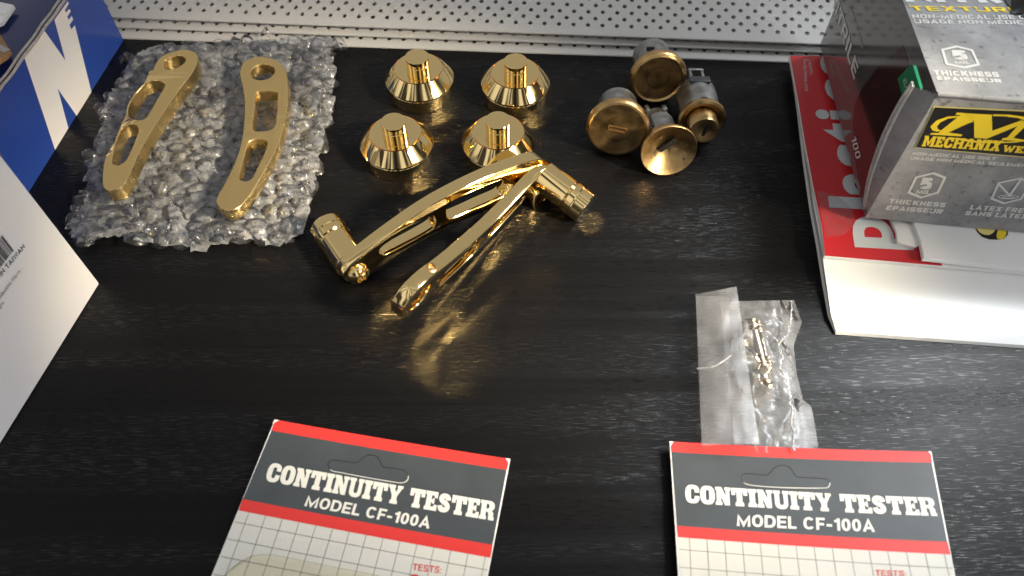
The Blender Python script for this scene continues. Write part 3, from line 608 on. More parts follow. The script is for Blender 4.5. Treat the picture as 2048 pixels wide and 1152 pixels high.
# ---- front print
def on(f, l): return [f(*p) for p in l]
W9 = M['white_ink']
badge = [(460, 42), (1330, 84), (1240, 424), (320, 342)]
link('badge_border', poly_on(on(g9, badge), fn, .00015), M['pale_yellow'], gb)
ins = [(466, 49), (1322, 90), (1234, 415), (330, 337)]
link('badge', poly_on(on(g9, ins), fn, .0003), M['black_ink'], gb)
k7 = 4.115; h9 = lambda x, y: g9((1900+x/k7-1740)*s9, (200+y/k7-200)*s9)
emb = [[(625, 85), (690, 88), (745, 135), (745, 150), (700, 165), (565, 228), (665, 243), (655, 256), (430, 243), (440, 231), (490, 232), (520, 205), (650, 103), (615, 100)],
       [(650, 108), (560, 112), (480, 140), (432, 185), (447, 212), (480, 222), (515, 214), (490, 205), (480, 185), (505, 155), (560, 128), (638, 118)],
       [(560, 262), (650, 285), (760, 300), (900, 305), (1040, 300), (1160, 285), (1160, 276), (1040, 290), (900, 294), (760, 287), (660, 270)],
       [(885, 95), (1000, 98), (1100, 112), (1180, 140), (1230, 190), (1205, 240), (1150, 262), (1180, 230), (1185, 190), (1140, 150), (1060, 122), (960, 110), (882, 108)]]
wedge = [(692, 88), (875, 98), (878, 214), (1085, 140), (1150, 150), (1030, 265), (1110, 280), (1100, 292), (945, 280), (952, 268), (985, 262), (1060, 180), (840, 271), (748, 265), (747, 138)]
mm = [poly_on(on(g9, q), fn, .00045+.00003*i) for i, q in enumerate(emb+[wedge])]
link('emblem', join(mm), M['yellow'], gb)
def slabline(s, bl, br, tl, n, material, parent, lift=.0005): return link('lettering', fit3(slab_text(s), bl, br, tl, 1., Vector(n).normalized(), lift), material, parent)
slabline('MECHANIX', g9(368, 325), g9(925, 363), g9(395, 250), fn, M['yellow'], gb)
slabline('WEAR', g9(945, 366), g9(1225, 386), g9(965, 318), fn, M['yellow'], gb)
def line(f, n, s, bl, br, tl, material=W9, bold=.035, sp=1.): return link('lettering', fit3(sans(s, .15+bold*1.6, 5., 1.2, .14), f(*bl), f(*br), f(*tl), 1., n, .0002), material, gb)
line(g9, fn, 'NON-MEDICAL USE ONLY', (303, 393), (900, 432), (313, 370))
line(g9, fn, 'USAGE NON MÉDICAL SEULEMENT', (287, 425), (1150, 483), (297, 403))
line(g9, fn, 'THICKNESS', (133, 740), (535, 770), (145, 709), bold=.05)
line(g9, fn, 'ÉPAISSEUR', (112, 788), (515, 816), (126, 757), bold=.05)
line(g9, fn, 'LATEX FREE', (715, 785), (1140, 812), (731, 753), bold=.05)
line(g9, fn, 'SANS LATEX', (680, 826), (1120, 853), (697, 795), bold=.05)
line(g9, fn, '5', (352, 636), (436, 641), (374, 555), bold=.07)
line(g9, fn, 'MIL', (328, 669), (428, 676), (340, 641), bold=.04)
def hexring(f, n, pts, k=.84):
    c = Vector((sum(p[0] for p in pts)/6, sum(p[1] for p in pts)/6)); inner = [tuple(c+(Vector(p)-c)*k) for p in pts]
    return poly_on(on(f, pts), n, .0002, [on(f, inner)])
link('hexagon', hexring(g9, fn, [(460, 517), (550, 553), (495, 668), (365, 708), (268, 668), (325, 550)]), W9, gb)
hx = [(920, 590), (1085, 555), (1170, 592), (1090, 715), (962, 748), (865, 712)]
drop = [hexring(g9, fn, hx, .86)]
for i, (a, b_) in enumerate((((925, 600), (1010, 690)), ((1088, 565), (1000, 690)))):
    drop.append(poly_on(on(g9, stroke([a, b_], 16)[0]), fn, .00026+.00004*i))
for i, rr in enumerate((74, 44)):
    el = [(995+rr*math.cos(t), 693+rr*.22*math.sin(t)+i*3) for t in [2*math.pi*j/28 for j in range(28)]]; eli = [(995+(rr-7)*math.cos(t), 693+(rr*.22-5)*math.sin(t)+i*3) for t in [2*math.pi*j/28 for j in range(28)]]
    drop.append(poly_on(on(g9, el), fn, .00034+.00004*i, [on(g9, eli)]))
link('droplet_symbol', join(drop), W9, gb)
# ---- top print
t5 = lambda x, y: TPn(1640+x/5.01, y/5.01)
line(t5, Z, 'TEXTURED', (925, 110), (2215, 128), (885, 62), M['yellow'], .03, 1.06)
line(t5, Z, 'NITRILE', (865, 22), (2500, 40), (760, -120), W9, .06)
line(t5, Z, 'NON-MEDICAL USE ONLY', (930, 187), (2290, 197), (915, 147), bold=.03)
line(t5, Z, 'USAGE NON MÉDICAL SEULEMENT', (950, 236), (2960, 260), (936, 197), bold=.03)
link('hexagon', hexring(t5, Z, [(1365, 460), (1530, 500), (1602, 655), (1450, 690), (1255, 650), (1210, 495)]), W9, gb)
line(t5, Z, '5', (1335, 597), (1485, 603), (1305, 505), bold=.07)
line(t5, Z, 'MIL', (1352, 640), (1505, 646), (1343, 612), bold=.04)
line(t5, Z, 'THICKNESS', (1145, 755), (1798, 775), (1128, 706), bold=.05)
line(t5, Z, 'ÉPAISSEUR', (1178, 805), (1825, 833), (1160, 768), bold=.05)
# torn perforated mouth of the box with a black glove in it
mouth = []
base_pts = [(1835, -60), (1845, 8), (1880, 60), (1925, 110), (1985, 150), (2060, 180), (2200, 215), (2500, 225), (2500, -60)]
for (x0, y0), (x1, y1) in zip(base_pts[:-1], base_pts[1:]):
    for k in range(6):
        t = k/6; j = 6 if k % 2 else -6; mouth.append((x0+(x1-x0)*t-j, y0+(y1-y0)*t+j))
link('box_mouth', poly_on(on(t5, mouth), Z, .0006), M['glove'], gb)
vl, fl = [], []
g0 = t5(2150, 60)
for i in range(13):
    for j in range(13):
        u, v = i/12-.5, j/12-.5; p = t5(2120+u*420, 60+v*180); rr = max(0, 1-(2*u)**2)*max(0, 1-(2*v)**2); vl.append(p+Z*(.0008+.010*rr*(.7+.6*noise.noise(p*120))))
for i in range(12):
    for j in range(12): fl.append((i*13+j, i*13+j+1, (i+1)*13+j+1, (i+1)*13+j))
tag(link('nitrile_glove', from_data(vl, fl), M['glove'], None, 180), 'crumpled black glove poking out of the torn box mouth', 'glove')
# ---- side print
sd = lambda x, y: SPn(1640+x/5.01, y/5.01)
line(sd, sn, 'NITRILE', (112, -15), (345, 806), (150, -150), W9, .03)
line(sd, sn, 'POWDER FREE', (300, 60), (425, 490), (315, 40), M['grey_board'], 0.)
sw = [(835, 455), (700, 560), (560, 700), (440, 860), (360, 1010), (330, 1180), (340, 1500), (420, 2030), (560, 1900), (860, 1180), (860, 1080), (800, 850), (790, 780), (890, 660), (870, 560)]
link('glove_picture_and_reflection', poly_on(on(sd, sw), sn, .00012), M['maroon'], gb)  # glove print, with the red magazine's reflection put into its maroon colour
link('size_tab', poly_on(on(sd, [(783, 790), (905, 655), (940, 668), (1010, 880), (870, 1090)]), sn, .0003), M['green'], gb)
link('size_tab_fold', poly_on(on(t5, [(925, 655), (962, 665), (1028, 885), (1008, 915)]), Z, .0003), M['green'], gb)
link('lettering', fit3(sans('XL/TG', .15, 4.), sd(840, 800), sd(892, 972), sd(872, 775), 1., sn, .0005), M['white_ink'], gb)
s10 = 2.618; q10 = lambda x, y: SPn(1570+x/s10, 100+y/s10)
link('lettering', fit3(sans('100', .16, 4.), q10(350, 460), q10(377, 572), q10(375, 448), 1., sn, .0004), M['white_ink'], gb)

# ================================================================== GOLD CAPS
gold_prof = [(.0168, 0), (.0171, .0004), (.0171, .0072), (.0166, .0076), (.0166, .0080), (.0177, .0084), (.0178, .0092), (.0175, .0096), (.0128, .0154), (.0126, .0156), (.0125, .0146), (.01215, .0146), (.0121, .0157), (.0062, .0157)]
post_prof = [(.0060, .0150), (.0060, .0188), (.0057, .0190), (.0057, .0192), (.0060, .0194), (.0060, .0227), (.0059, .0228), (.0010, .0228)]
cap_me, post_me = lathe(gold_prof, 96), lathe(post_prof, 64)
caps = [((833.6, 113), 'polished gold stepped nut beside the bubble wrap, in the back row next to the panel'),
        ((1031, 122), 'polished gold stepped nut in the back row, nearest to the brass lock cylinders'),
        ((786.3, 243), 'polished gold stepped nut in the front row, standing clear beside the bubble wrap'),
        ((995.7, 240), 'polished gold stepped nut partly hidden behind the upper gold lever')]
first = None
for i, (p, lab) in enumerate(caps):
    q = at(*p, .0228); q.z = 0
    r = root('axle_nut', q, lab, 'axle nut', 'gold axle nuts standing in two rows')
    if i == 0:
        body = link('cap_body', cap_me, M['gold'], r, 25, Matrix()); post = link('post', post_me, M['gold'], r, 25, Matrix())
    else:
        for s in (body, post): o = s.copy(); C.objects.link(o); o.parent = r
    r.rotation_euler.z = i*.7

# ================================================================== GOLD LEVERS
OUT = [(-.2,-11.8),(-7.4,-11.2),(-12.1,-5.2),(-10.5,3.2),(-5.7,9.3),(.9,12.4),(12.6,15.1),(26.1,16.9),(40.2,17.4),(52.7,16.5),(64.7,14.2),(76.3,11.3),(84.7,8.6),(89.8,6.1),(92.1,2.4),(90.7,-2.1),(87.1,-5.1),(82.9,-5.2),(76.3,-3.7),(64.7,-1.8),(53.7,-1.1),(41.3,-1.9),(26.2,-4.2),(13.8,-7.3),(5.1,-10.3)]
WN1 = [(14.4,2),(14.0,7.5),(14.6,9.6),(16.4,10.4),(26,11.9),(36,12.8),(39.5,12.5),(41.6,10.8),(42.3,7),(42.2,4.2),(40.4,2.6),(33,1.5),(26.2,.9),(17.5,-.3),(15.2,0)]
WN2 = [(48.6,3.6),(47.5,6.4),(48.1,10),(50.3,11.4),(55,11.3),(60.8,10.5),(68,9.2),(72.4,8.2),(74.4,6.2),(73.7,3.4),(71.3,2.2),(61.8,2),(51,2.3)]
sc_mm = lambda l, s=1.: [(x*.001*s, y*.001*s) for x, y in l]
def circ(r, cx=0, cy=0, k=40): return [(cx+r*math.cos(2*math.pi*i/k), cy+r*math.sin(2*math.pi*i/k)) for i in range(k)]
def lever_plate(s, thick, bevel=.0005):
    return flat([spline(sc_mm(OUT, s), 6), circ(.006*s)[::-1], spline(sc_mm(WN1, s), 4)[::-1], spline(sc_mm(WN2, s), 4)[::-1]], thick, bevel, 2)
# flat lever on the bubble wrap (satin face up)
Hc, Tc = at(420+337/3.2, 90+172/3.2, .015), at(420+115/3.2, 90+990/3.2, .015)
u = (Tc-Hc).normalized(); v = Vector((-u.y, u.x, 0)); v = v if v.x > 0 else -v
r = root('gold_lever', Hc-Z*.007, 'flat satin gold lever lying level on the bubble wrap, with a plain even face', 'lever', 'gold levers on the bubble wrap')
me = lever_plate(1., .0066, .0006); me.transform(frame(Hc-Z*.0033, u, v, u.cross(v)))
link('lever_plate', me, M['satin'], r, 25)
# the left lever: tilted, with bright cut facets
zl = .018
f4 = lambda x, y: at(180+x/3.388, 80+y/3.388, zl)
ol = [(430,180),(480,112),(560,78),(640,62),(715,85),(728,140),(690,225),(610,330),(540,430),(480,520),(415,620),(345,740),(290,860),(245,960),(200,1005),(130,1022),(92,1000),(78,940),(85,860),(100,790),(140,660),(190,535),(250,400),(320,300),(395,212),(445,245)]
ol = [(430,180),(480,112),(560,78),(640,62),(715,85),(728,140),(690,225),(610,330),(540,430),(480,520),(415,620),(345,740),(290,860),(245,960),(200,1005),(130,1022),(92,1000),(78,940),(85,860),(100,790),(140,660),(190,535),(250,400),(330,290),(400,212),(425,200)]
hl = spline([(500,160),(520,130),(570,108),(620,106),(645,125),(635,155),(590,185),(540,200),(508,188)], 4)
w1 = spline([(262,520),(262,450),(300,380),(350,320),(395,282),(450,275),(500,290),(495,325),(450,400),(400,490),(365,532),(310,536)], 4)
w2 = spline([(150,830),(155,780),(175,700),(205,620),(240,580),(290,570),(322,590),(318,640),(280,740),(240,815),(190,845)], 4)
r = root('gold_lever', f4(300, 520)-Z*(zl-.008), 'gold lever with mirror cut facets lying on the bubble wrap, beside the blue carton', 'lever', 'gold levers on the bubble wrap')
g2 = lambda l: [(p.x, p.y) for p in [f4(*q) for q in l]]
out_ = g2([tuple(p) for p in spline(ol, 4)])
me = flat([out_, g2(hl)[::-1], g2(w1)[::-1], g2(w2)[::-1]], .0076, .0006, 2)
# milled slope along the outer edge: the rim beside both windows is cut down towards the outside
n0 = 4*(len(ol)-2); n1 = 4*(len(ol)-7)
def drop(p):
    best, bi = 1, 0
    for q_, c in enumerate(out_):
        d2 = (c[0]-p.x)**2+(c[1]-p.y)**2
        if d2 < best: best, bi = d2, q_
    if best > .0011**2 or not (n1 <= bi <= n0): return 0
    return .0034*min(1, (bi-n1)/4, (n0-bi)/4)
for v in me.vertices:
    if v.co.z > .0012: v.co.z -= drop(v.co)
me.update(); me.materials.append(M['satin']); me.materials.append(M['gold_cut'])
me.transform(Matrix.Translation((0, 0, zl-.0038)))
o_ = link('lever_plate', me, None, r, 12)
for p in me.polygons: p.material_index = 1 if .35 < p.normal.z < .985 and p.area > 2e-7 else 0

# the two standing levers
PEG = [(.0072, 0), (.0076, .0004), (.0076, .0150), (.0073, .0153), (.0072, .0157), (.0078, .0163), (.0079, .0192), (.0076, .0196), (.0076, .0200), (.0079, .0204), (.0077, .0250), (.0072, .0256), (.0008, .0256)]
SCREW = [(.0052, 0), (.0052, .0006), (.0048, .0018), (.0036, .0030), (.0022, .0036), (.0021, .0022), (.0004, .0022)]
def standing(org, U, V, Wd, label, s, thick, screw_side):
    r = root('standing_lever', (org.x+U.x*.045, org.y+U.y*.045, 0), label, 'lever', 'polished gold levers with pegs standing on edge')
    mxp = frame(org, U, V, Wd)
    if mxp.to_3x3().determinant() < 0: mxp = mxp @ Matrix.Diagonal((1, 1, -1, 1)); Wd_l = -1
    else: Wd_l = 1
    me = lever_plate(s, thick, .0005); me.transform(mxp); fix(me); link('lever_plate', me, M['gold'], r, 25)
    T = org+U*(.0857*s)
    def turned(prof, o, axis, seg=64):
        x = U; y = axis.cross(x); m = lathe(prof, seg); m.transform(frame(o, x, y, axis)); return m
    pax = Wd*(-1 if screw_side > 0 else 1)
    link('peg', turned(PEG, T+pax*(thick/2-.0002), pax), M['gold'], r, 25)
    link('screw_head', turned(SCREW, T-pax*(thick/2-.0001), -pax, 24), M['gold'], r, 25)
    return r, T
# upper one
th = 3.7281; s_ = 1.0542; U0 = Vector((math.cos(th), math.sin(th), 0)); ph = R(-2.824)
U = U0*math.cos(ph)+Z*math.sin(ph); V = Z*math.cos(ph)-U0*math.sin(ph); Wd = Vector((-math.sin(th), math.cos(th), 0)); Wd = Wd if Wd.y < 0 else -Wd
a, TA = standing(Vector((.0070, .2470, .01182*s_)), U, V, Wd, 'polished gold lever standing on edge, its peg pointing back towards the bubble wrap', s_, .0062, 1)
# clamp lug with a screw hole on the upper lever's big end
o = Vector((.0070, .2470, .01182*s_))
lug = flat([spline([(-.0052, -.004), (-.0056, .003), (-.003, .0055), (.003, .0055), (.0056, .003), (.0052, -.004), (0, -.0052)], 5), circ(.0019, 0, 0, 20)[::-1]], .0080, .0005)
lug.transform(frame(o+U*-.002-V*.008+Wd*.0060, U, V, Wd) if frame(o, U, V, Wd).to_3x3().determinant() > 0 else frame(o+U*-.002-V*.008+Wd*.0060, -U, V, Wd)); fix(lug)
link('clamp_lug', lug, M['gold'], a, 25)
# lower one, concave edge up, leaning a little forward
th, lean, ph = .972, .2478, -.1116
U = Vector((math.cos(th)*math.cos(ph), math.sin(th)*math.cos(ph), math.sin(ph))); h0 = Vector((math.sin(th), -math.cos(th), 0)); u0 = h0.cross(U); u0 = u0 if u0.z > 0 else -u0
V = u0*math.cos(lean)+h0*math.sin(lean); Wd = h0*math.cos(lean)-u0*math.sin(lean)
b_, TB = standing(Vector((-.0386, .1736, .0241)), U, -V, Wd, 'polished gold lever nearest the front, with an open round eye at its near end', s_, .0058, -1)
so = Vector((-.0386, .1736, .0241))+V*.0096*s_+U*.0075
m_ = lathe([(.0022, 0), (.0022, .0005), (.0016, .0008), (.0014, .0001), (.0003, .0001)], 20); m_.transform(frame(so, U, V.cross(U), V)); fix(m_)
link('set_screw', m_, M['brass'], b_, 25)

# ================================================================== LOCK CYLINDERS
def ring_pos(px_, z): return at(*px_, z)
def lock(px_, R0, face, label, parts):
    face = Vector(face).normalized(); x = face.cross(Z).normalized()*-1; y = face.cross(x); y = y if y.z > 0 else -y; x = y.cross(face)
    zc = R0*math.cos(math.asin(face.z))+.0002
    o = at(*px_, zc); r = root('lock_cylinder', (o.x, o.y, 0), label, 'lock cylinder', 'brass lock cylinders'); mx = frame(o, x, y, face)
    for name, me, mt, ang in parts: me = me.copy(); me.transform(mx); fix(me, 1e-8); link(name, me, M[mt], r, ang)
    return r
def body_cyl(r, z0, z1): return lathe([(r-.0012, z0), (r, z0+.0012), (r, z1)], 56)
def slotbox(w, h, z, d=.0006, rot=0., cx=0, cy=0):
    m = box(-w/2, w/2, -h/2, h/2, z-d, z+d*.2, .0001); m.transform(Matrix.Translation((cx, cy, 0)) @ Matrix.Rotation(rot, 4, 'Z')); return m
ringA = lathe([(.0095, -.0062), (.0128, -.0060), (.0142, -.0050), (.0147, -.0034), (.0145, -.0016), (.0136, -.0004), (.0126, 0), (.0120, -.0004), (.0117, -.0011)], 72, True, False)
faceA = lathe([(.0118, -.0011), (.0085, -.0016), (.0062, -.0020), (.0061, -.0026), (.0056, -.0026), (.0055, -.0020), (.003, -.0021), (.0004, -.0023)], 64, False, True)
notch = box(-.0050, -.0010, .0088, .0104, -.0150, -.0140)
lock((1317, 160), .0146, (.03, -.983, .18), 'brass lock cylinder lying farthest back, its dull face turned to the viewer', [
    ('barrel', body_cyl(.0098, -.026, -.005), 'zinc', 30), ('notch', notch, 'pit', 30), ('collar', ringA, 'brass', 40), ('lock_face', faceA, 'brass_dark', 40)])
collB = lathe([(.0098, -.0058), (.0132, -.0056), (.0148, -.0044), (.0153, -.0026), (.0150, -.0010), (.0142, 0), (.0132, .0002)], 72, True, False)
faceB = lathe([(.0133, .0002), (.0070, -.0003), (.0067, -.0003), (.0066, -.0008), (.0063, -.0008), (.0062, -.0003), (.0004, -.0003)], 64, False, True)
key = join([slotbox(.0088, .0004, .0002, rot=0, cy=.0011), slotbox(.0088, .0004, .0002, cy=-.0011), slotbox(.0004, .0026, .0002, cx=-.0044), slotbox(.0004, .0026, .0002, cx=.0044)]); key.transform(Matrix.Rotation(R(-8), 4, 'Z'))
lock((1235, 259), .0152, (-.10, -.965, .23), 'brass lock cylinder with a flat face and a level key slot, beside the gold nuts', [
    ('barrel', body_cyl(.0097, -.025, -.005), 'zinc', 30), ('collar', collB, 'brass', 40), ('lock_face', faceB, 'brass_dark', 40), ('key_slot', key, 'brass', 30)])
dish = lathe([(.0075, -.0090), (.0110, -.0062), (.0128, -.0030), (.0136, -.0010), (.0136, 0), (.0132, .0004), (.0128, .0002), (.0085, -.0032), (.0045, -.0056), (.0004, -.0066)], 72)
slC = slotbox(.0092, .0024, -.0046, .0010, R(38), .0004, .0002); holeC = lathe([(.0006, -.0012), (.0006, -.0005)], 14); holeC.transform(Matrix.Translation((.0086, -.0062, -.0010)))
prongs = join([box(-.0052, -.0030, .0026, .0052, -.0360, -.0300, .0006), box(.0030, .0056, .0030, .0056, -.0345, -.0300, .0006)])
slitC = box(-.0058, -.0046, .0045, .0062, -.024, -.013)
lock((1337.8, 302), .0137, (.07, -.96, .24), 'brass lock cylinder with a hollow dish face and open slot, nearest the front', [
    ('barrel', join([body_cyl(.0076, -.0250, -.0070), lathe([(.0062, -.0305), (.0066, -.0295), (.0070, -.025)], 40)]), 'zinc', 30), ('prongs', prongs, 'zinc', 30), ('side_slit', slitC, 'pit', 30),
    ('dish', dish, 'brass', 40), ('key_slot', slC, 'pit', 30), ('pin_hole', holeC, 'pit', 30)])
ringD = lathe([(.0090, -.0040), (.0112, -.0036), (.0118, -.0022), (.0116, -.0006), (.0106, 0), (.0092, -.0004), (.0078, -.0014), (.0076, -.0030)], 72, True, False)
coreD = lathe([(.0073, -.0040), (.0073, .0070), (.0070, .0075), (.0060, .0076), (.0035, .0066), (.0004, .0062)], 56, True, True)
keyD = slotbox(.0016, .0070, .0066, .0008, R(-12), .0008, -.0002)
tail = join([box(-.0038, -.0022, .0042, .0078, -.0330, -.0235, .0004), box(.0022, .0038, .0042, .0078, -.0330, -.0235, .0004), box(-.0038, .0038, .0062, .0078, -.0345, -.0328, .0004)])
band = box(-.0052, .0052, .0088, .0103, -.0235, -.0190, .0003); wn = box(-.0014, .0014, .0097, .0102, -.0058, -.0046)
lock((1404, 243), .0119, (-.02, -.985, .12), 'brass and zinc lock cylinder with a long grey barrel and a protruding brass core', [
    ('barrel', join([body_cyl(.0100, -.0225, -.0030), lathe([(.0070, -.0262), (.0088, -.0250), (.0098, -.0225)], 56)]), 'zinc', 30), ('tail_bracket', tail, 'zinc', 30), ('dark_band', band, 'zinc_dark', 30), ('pin_window', wn, 'pit', 30),
    ('collar', ringD, 'brass', 40), ('core', coreD, 'brass', 40), ('key_slot', keyD, 'pit', 30)])

# ================================================================== BUBBLE WRAP
wr = [(262,110),(300,90),(400,88),(520,82),(590,76),(650,74),(690,82),(662,100),(670,150),(658,230),(640,300),(624,380),(604,460),(560,484),(470,478),(400,492),(310,482),(240,468),(165,478),(125,452),(145,420),(168,385),(172,340),(192,290),(205,230),(232,170)]
W3 = [at(x, y, .004) for x, y in wr]; W2 = [(p.x, p.y) for p in W3]
wc = sum(W3, Vector())/len(W3)
bw = root('bubble_wrap', (wc.x, wc.y, 0), 'crumpled sheet of clear bubble wrap under two gold levers', 'bubble wrap')
xs = [p[0] for p in W2]; ys = [p[1] for p in W2]
def hgt(p): return .0026+.0028*noise.noise(Vector((p[0]*38, p[1]*38, 2)))+.0016*noise.noise(Vector((p[0]*90, p[1]*90, 5)))
def bubble(cx, cy, z, r, h, sx, sy, seg=18, rings=7):
    vs_, fs = [], []; sd_ = rng.random()*50; a0 = rng.random()*6
    for i in range(rings):
        t = i/(rings-1)*math.pi/2*.97; rr = math.cos(t)**.8; zz = math.sin(t)
        for k in range(seg):
            a = a0+2*math.pi*k/seg; q = Vector((math.cos(a)*rr, math.sin(a)*rr, zz)); w = 1+.30*noise.noise(q*1.7+Vector((sd_, 0, 0)))
            hh = h*(1+.45*noise.noise(q*1.5+Vector((0, sd_, 3))))
            vs_.append((cx+q.x*r*w, cy+q.y*r*w, max(.0004, z+zz*hh+sx*q.x*r+sy*q.y*r)))
    for i in range(rings-1):
        for k in range(seg): k2 = (k+1) % seg; fs.append((i*seg+k, i*seg+k2, (i+1)*seg+k2, (i+1)*seg+k))
    fs.append(tuple((rings-1)*seg+k for k in range(seg)))
    return from_data(vs_, fs)
# film: triangulated sheet following the crumple
sheet = []
b = bmesh.new(); st = .0024; idx = {}
nx, ny = int((max(xs)-min(xs)+.012)/st)+2, int((max(ys)-min(ys)+.012)/st)+2
for i in range(nx):
    for j in range(ny):
        p = (min(xs)-.006+i*st, min(ys)-.006+j*st)
        ph_ = (wc.x+(p[0]-wc.x)*(.972+.02*noise.noise(Vector((p[0]*70, p[1]*70, 1)))), wc.y+(p[1]-wc.y)*(.972+.02*noise.noise(Vector((p[0]*70, p[1]*70, 4)))))
        if inside(ph_, W2): idx[i, j] = b.verts.new((p[0]+.0010*rng.uniform(-1, 1), p[1]+.0010*rng.uniform(-1, 1), max(.0006, hgt(p)+.0011*noise.noise(Vector((p[0]*260, p[1]*260, 8))))))
for (i, j) in list(idx):
    if all(k in idx for k in ((i+1, j), (i, j+1), (i+1, j+1))): b.faces.new((idx[i, j], idx[i+1, j], idx[i+1, j+1], idx[i, j+1]))
me = bpy.data.meshes.new('m'); b.to_mesh(me); b.free(); link('film', me, M['wrap_sheet'], bw, 180)
bub = []; pit = .0090; j = 0; y = min(ys)-.002
while y < max(ys)+.002:
    x = min(xs)+(pit/2 if j % 2 else 0)
    while x < max(xs):
        p = (x+rng.uniform(-.0014, .0014), y+rng.uniform(-.0014, .0014))
        if inside(p, W2):
            r_ = rng.uniform(.0038, .0056); bub.append(bubble(p[0], p[1], max(.0005, hgt(p)-.0003), r_, rng.uniform(.0016, .0034), rng.uniform(-.5, .5), rng.uniform(-.6, .6)))
        x += pit
    y += pit*.82; j += 1
# the folded-over border carries a second, looser layer
nW = len(W2)
for i in range(nW):
    a, c = Vector(W2[i]), Vector(W2[(i+1) % nW]); n_ = max(1, int((c-a).length/.0075))
    for k in range(n_):
        p = a.lerp(c, (k+rng.random()*.6)/n_); q = p.lerp(Vector((wc.x, wc.y)), rng.uniform(.0, .10))
        bub.append(bubble(q.x, q.y, max(.0006, hgt(q)+rng.uniform(.0002, .0030)), rng.uniform(.0030, .0046), rng.uniform(.0026, .0046), rng.uniform(-.7, .7), rng.uniform(-.7, .7)))
link('bubbles', join(bub), M['wrap'], bw, 60)

# ================================================================== SCREWS IN THE BAG
def threaded(p, q, rad, pitch=.0009, taper=True):
    p, q = Vector(p), Vector(q); L = (q-p).length; k = int(L/pitch*8); pr_ = []
    for i in range(k+1):
        z = L*i/k; w = abs(((z/pitch) % 1)*2-1); pr_.append((max(.0003, (rad*(1-.28*w))*(1 if not taper else min(1, (L-z)/(L*.25)+.15))), z))
    m = lathe(pr_, 24); ax = (q-p).normalized(); x = ax.cross(Vector((.3, .1, 1))).normalized(); m.transform(frame(p, x, ax.cross(x), ax)); return m
def screw(head_px, tip_px, z, label, hr=.0044, tr=.0023):
    p, q = at(*head_px, z), at(*tip_px, z-.0006); ax = (p-q).normalized(); x = ax.cross(Z).normalized()
    r = root('screw', (p.x, p.y, 0), label, 'screw', 'small screws inside the clear bag')
    h = lathe([(.0012, -.0012), (hr, -.0008), (hr, .0002), (hr*.86, .0012), (hr*.5, .0019), (.0004, .0021)], 32); h.transform(frame(p, x, ax.cross(x), ax)); link('screw_head', h, M['screw'], r, 40)
    link('thread', threaded(p, q, tr), M['screw'], r, 60)
screw((1522, 765), (1540, 722), .0042, 'silvery round-headed screw lowest in the clear bag, nearest the tester card')
screw((1480, 693), (1518, 655), .0040, 'silvery screw half hidden behind the folded flap of the bag', tr=.0028)
p, q = at(1500, 648, .0046), at(1524, 742, .0046)
r = root('threaded_pin', ((p+q)/2*1).xy.to_3d(), 'dark metal pin threaded at both ends, lying between the screws in the bag', 'pin')
m1 = p.lerp(q, .22); m2 = p.lerp(q, .75)
link('shank', tube([m1, m2], .0036, 24), M['screw'], r, 40); link('thread', threaded(m1, p, .0046, .0014, False), M['screw'], r, 60); link('thread', threaded(m2, q, .0044, .0014, False), M['screw'], r, 60)

# ================================================================== CLEAR PLASTIC BAG
bagr = root('plastic_bag', at(1515, 740), 'clear crinkled plastic bag holding screws, tucked under the tester card', 'plastic bag')
def film(lft_, rgt_, nr, nc, zf, amp, fr, seed, lie=True):
    def samp(l, t):
        s = t*(len(l)-1); i = min(int(s), len(l)-2); f = s-i; return (l[i][0]*(1-f)+l[i+1][0]*f, l[i][1]*(1-f)+l[i+1][1]*f)
    vs_, fs = [], []
    for i in range(nr+1):
        for j in range(nc+1):
            a, c = samp(lft_, i/nr), samp(rgt_, i/nr); u = j/nc; x, y = a[0]*(1-u)+c[0]*u, a[1]*(1-u)+c[1]*u
            p = at(x, y, 0); e_ = min(1, 4*min(u, 1-u)+.15) if lie else 1
            f = 0
            for o_, w in ((1, 1), (2.3, .5), (4.6, .25)): f += w*(1-2.6*abs(noise.noise(Vector((p.x*fr*o_, p.y*fr*o_*.7, seed)))))
            z = zf(u, i/nr)*e_+amp*f*e_; vs_.append(at(x, y, max(.0004, z)))
    for i in range(nr):
        for j in range(nc): k = i*(nc+1)+j; fs.append((k, k+1, k+nc+2, k+nc+1))
    return from_data(vs_, fs)
LF = [(1440, 603), (1446, 660), (1450, 720), (1458, 780), (1466, 850), (1470, 905)]
RT = [(1588, 600), (1604, 645), (1587, 690), (1593, 745), (1606, 800), (1622, 812), (1630, 850), (1638, 905)]
dome = lambda u, t: .0036+.0056*math.exp(-((u-.25)/.3)**2-((t-.4)/.3)**2)
link('upper_film', film(LF, RT, 90, 48, dome, .0013, 62, 3), M['bag'], bagr, 180)
link('lower_film', film(LF, RT, 30, 14, lambda u, t: .0006, .0002, 60, 9), M['bag'], bagr, 180)
FL = [(1391, 589), (1395, 690), (1399, 790), (1403, 890)]; FR = [(1473, 573), (1487, 670), (1502, 780), (1519, 888)]
link('folded_flap', film(FL, FR, 50, 24, lambda u, t: .0104+.001*math.sin(u*3), .0004, 38, 5, False), M['flap'], bagr, 180)
F2 = [(1392, 592), (1396, 690), (1400, 790), (1404, 892)]; R2_ = [(1457, 592), (1460, 690), (1461, 790), (1462, 892)]
link('inner_fold', film(F2, R2_, 30, 12, lambda u, t: .0045, .0003, 38, 15, False), M['bag'], bagr, 180)
zz = [(1584, 602), (1583, 625), (1580, 650), (1572, 672), (1560, 684), (1564, 715), (1562, 735), (1572, 760), (1580, 790), (1583, 830), (1586, 865), (1587, 900)]
sp_ = spline([at(x, y, .0072) for x, y in zz], 9, False)
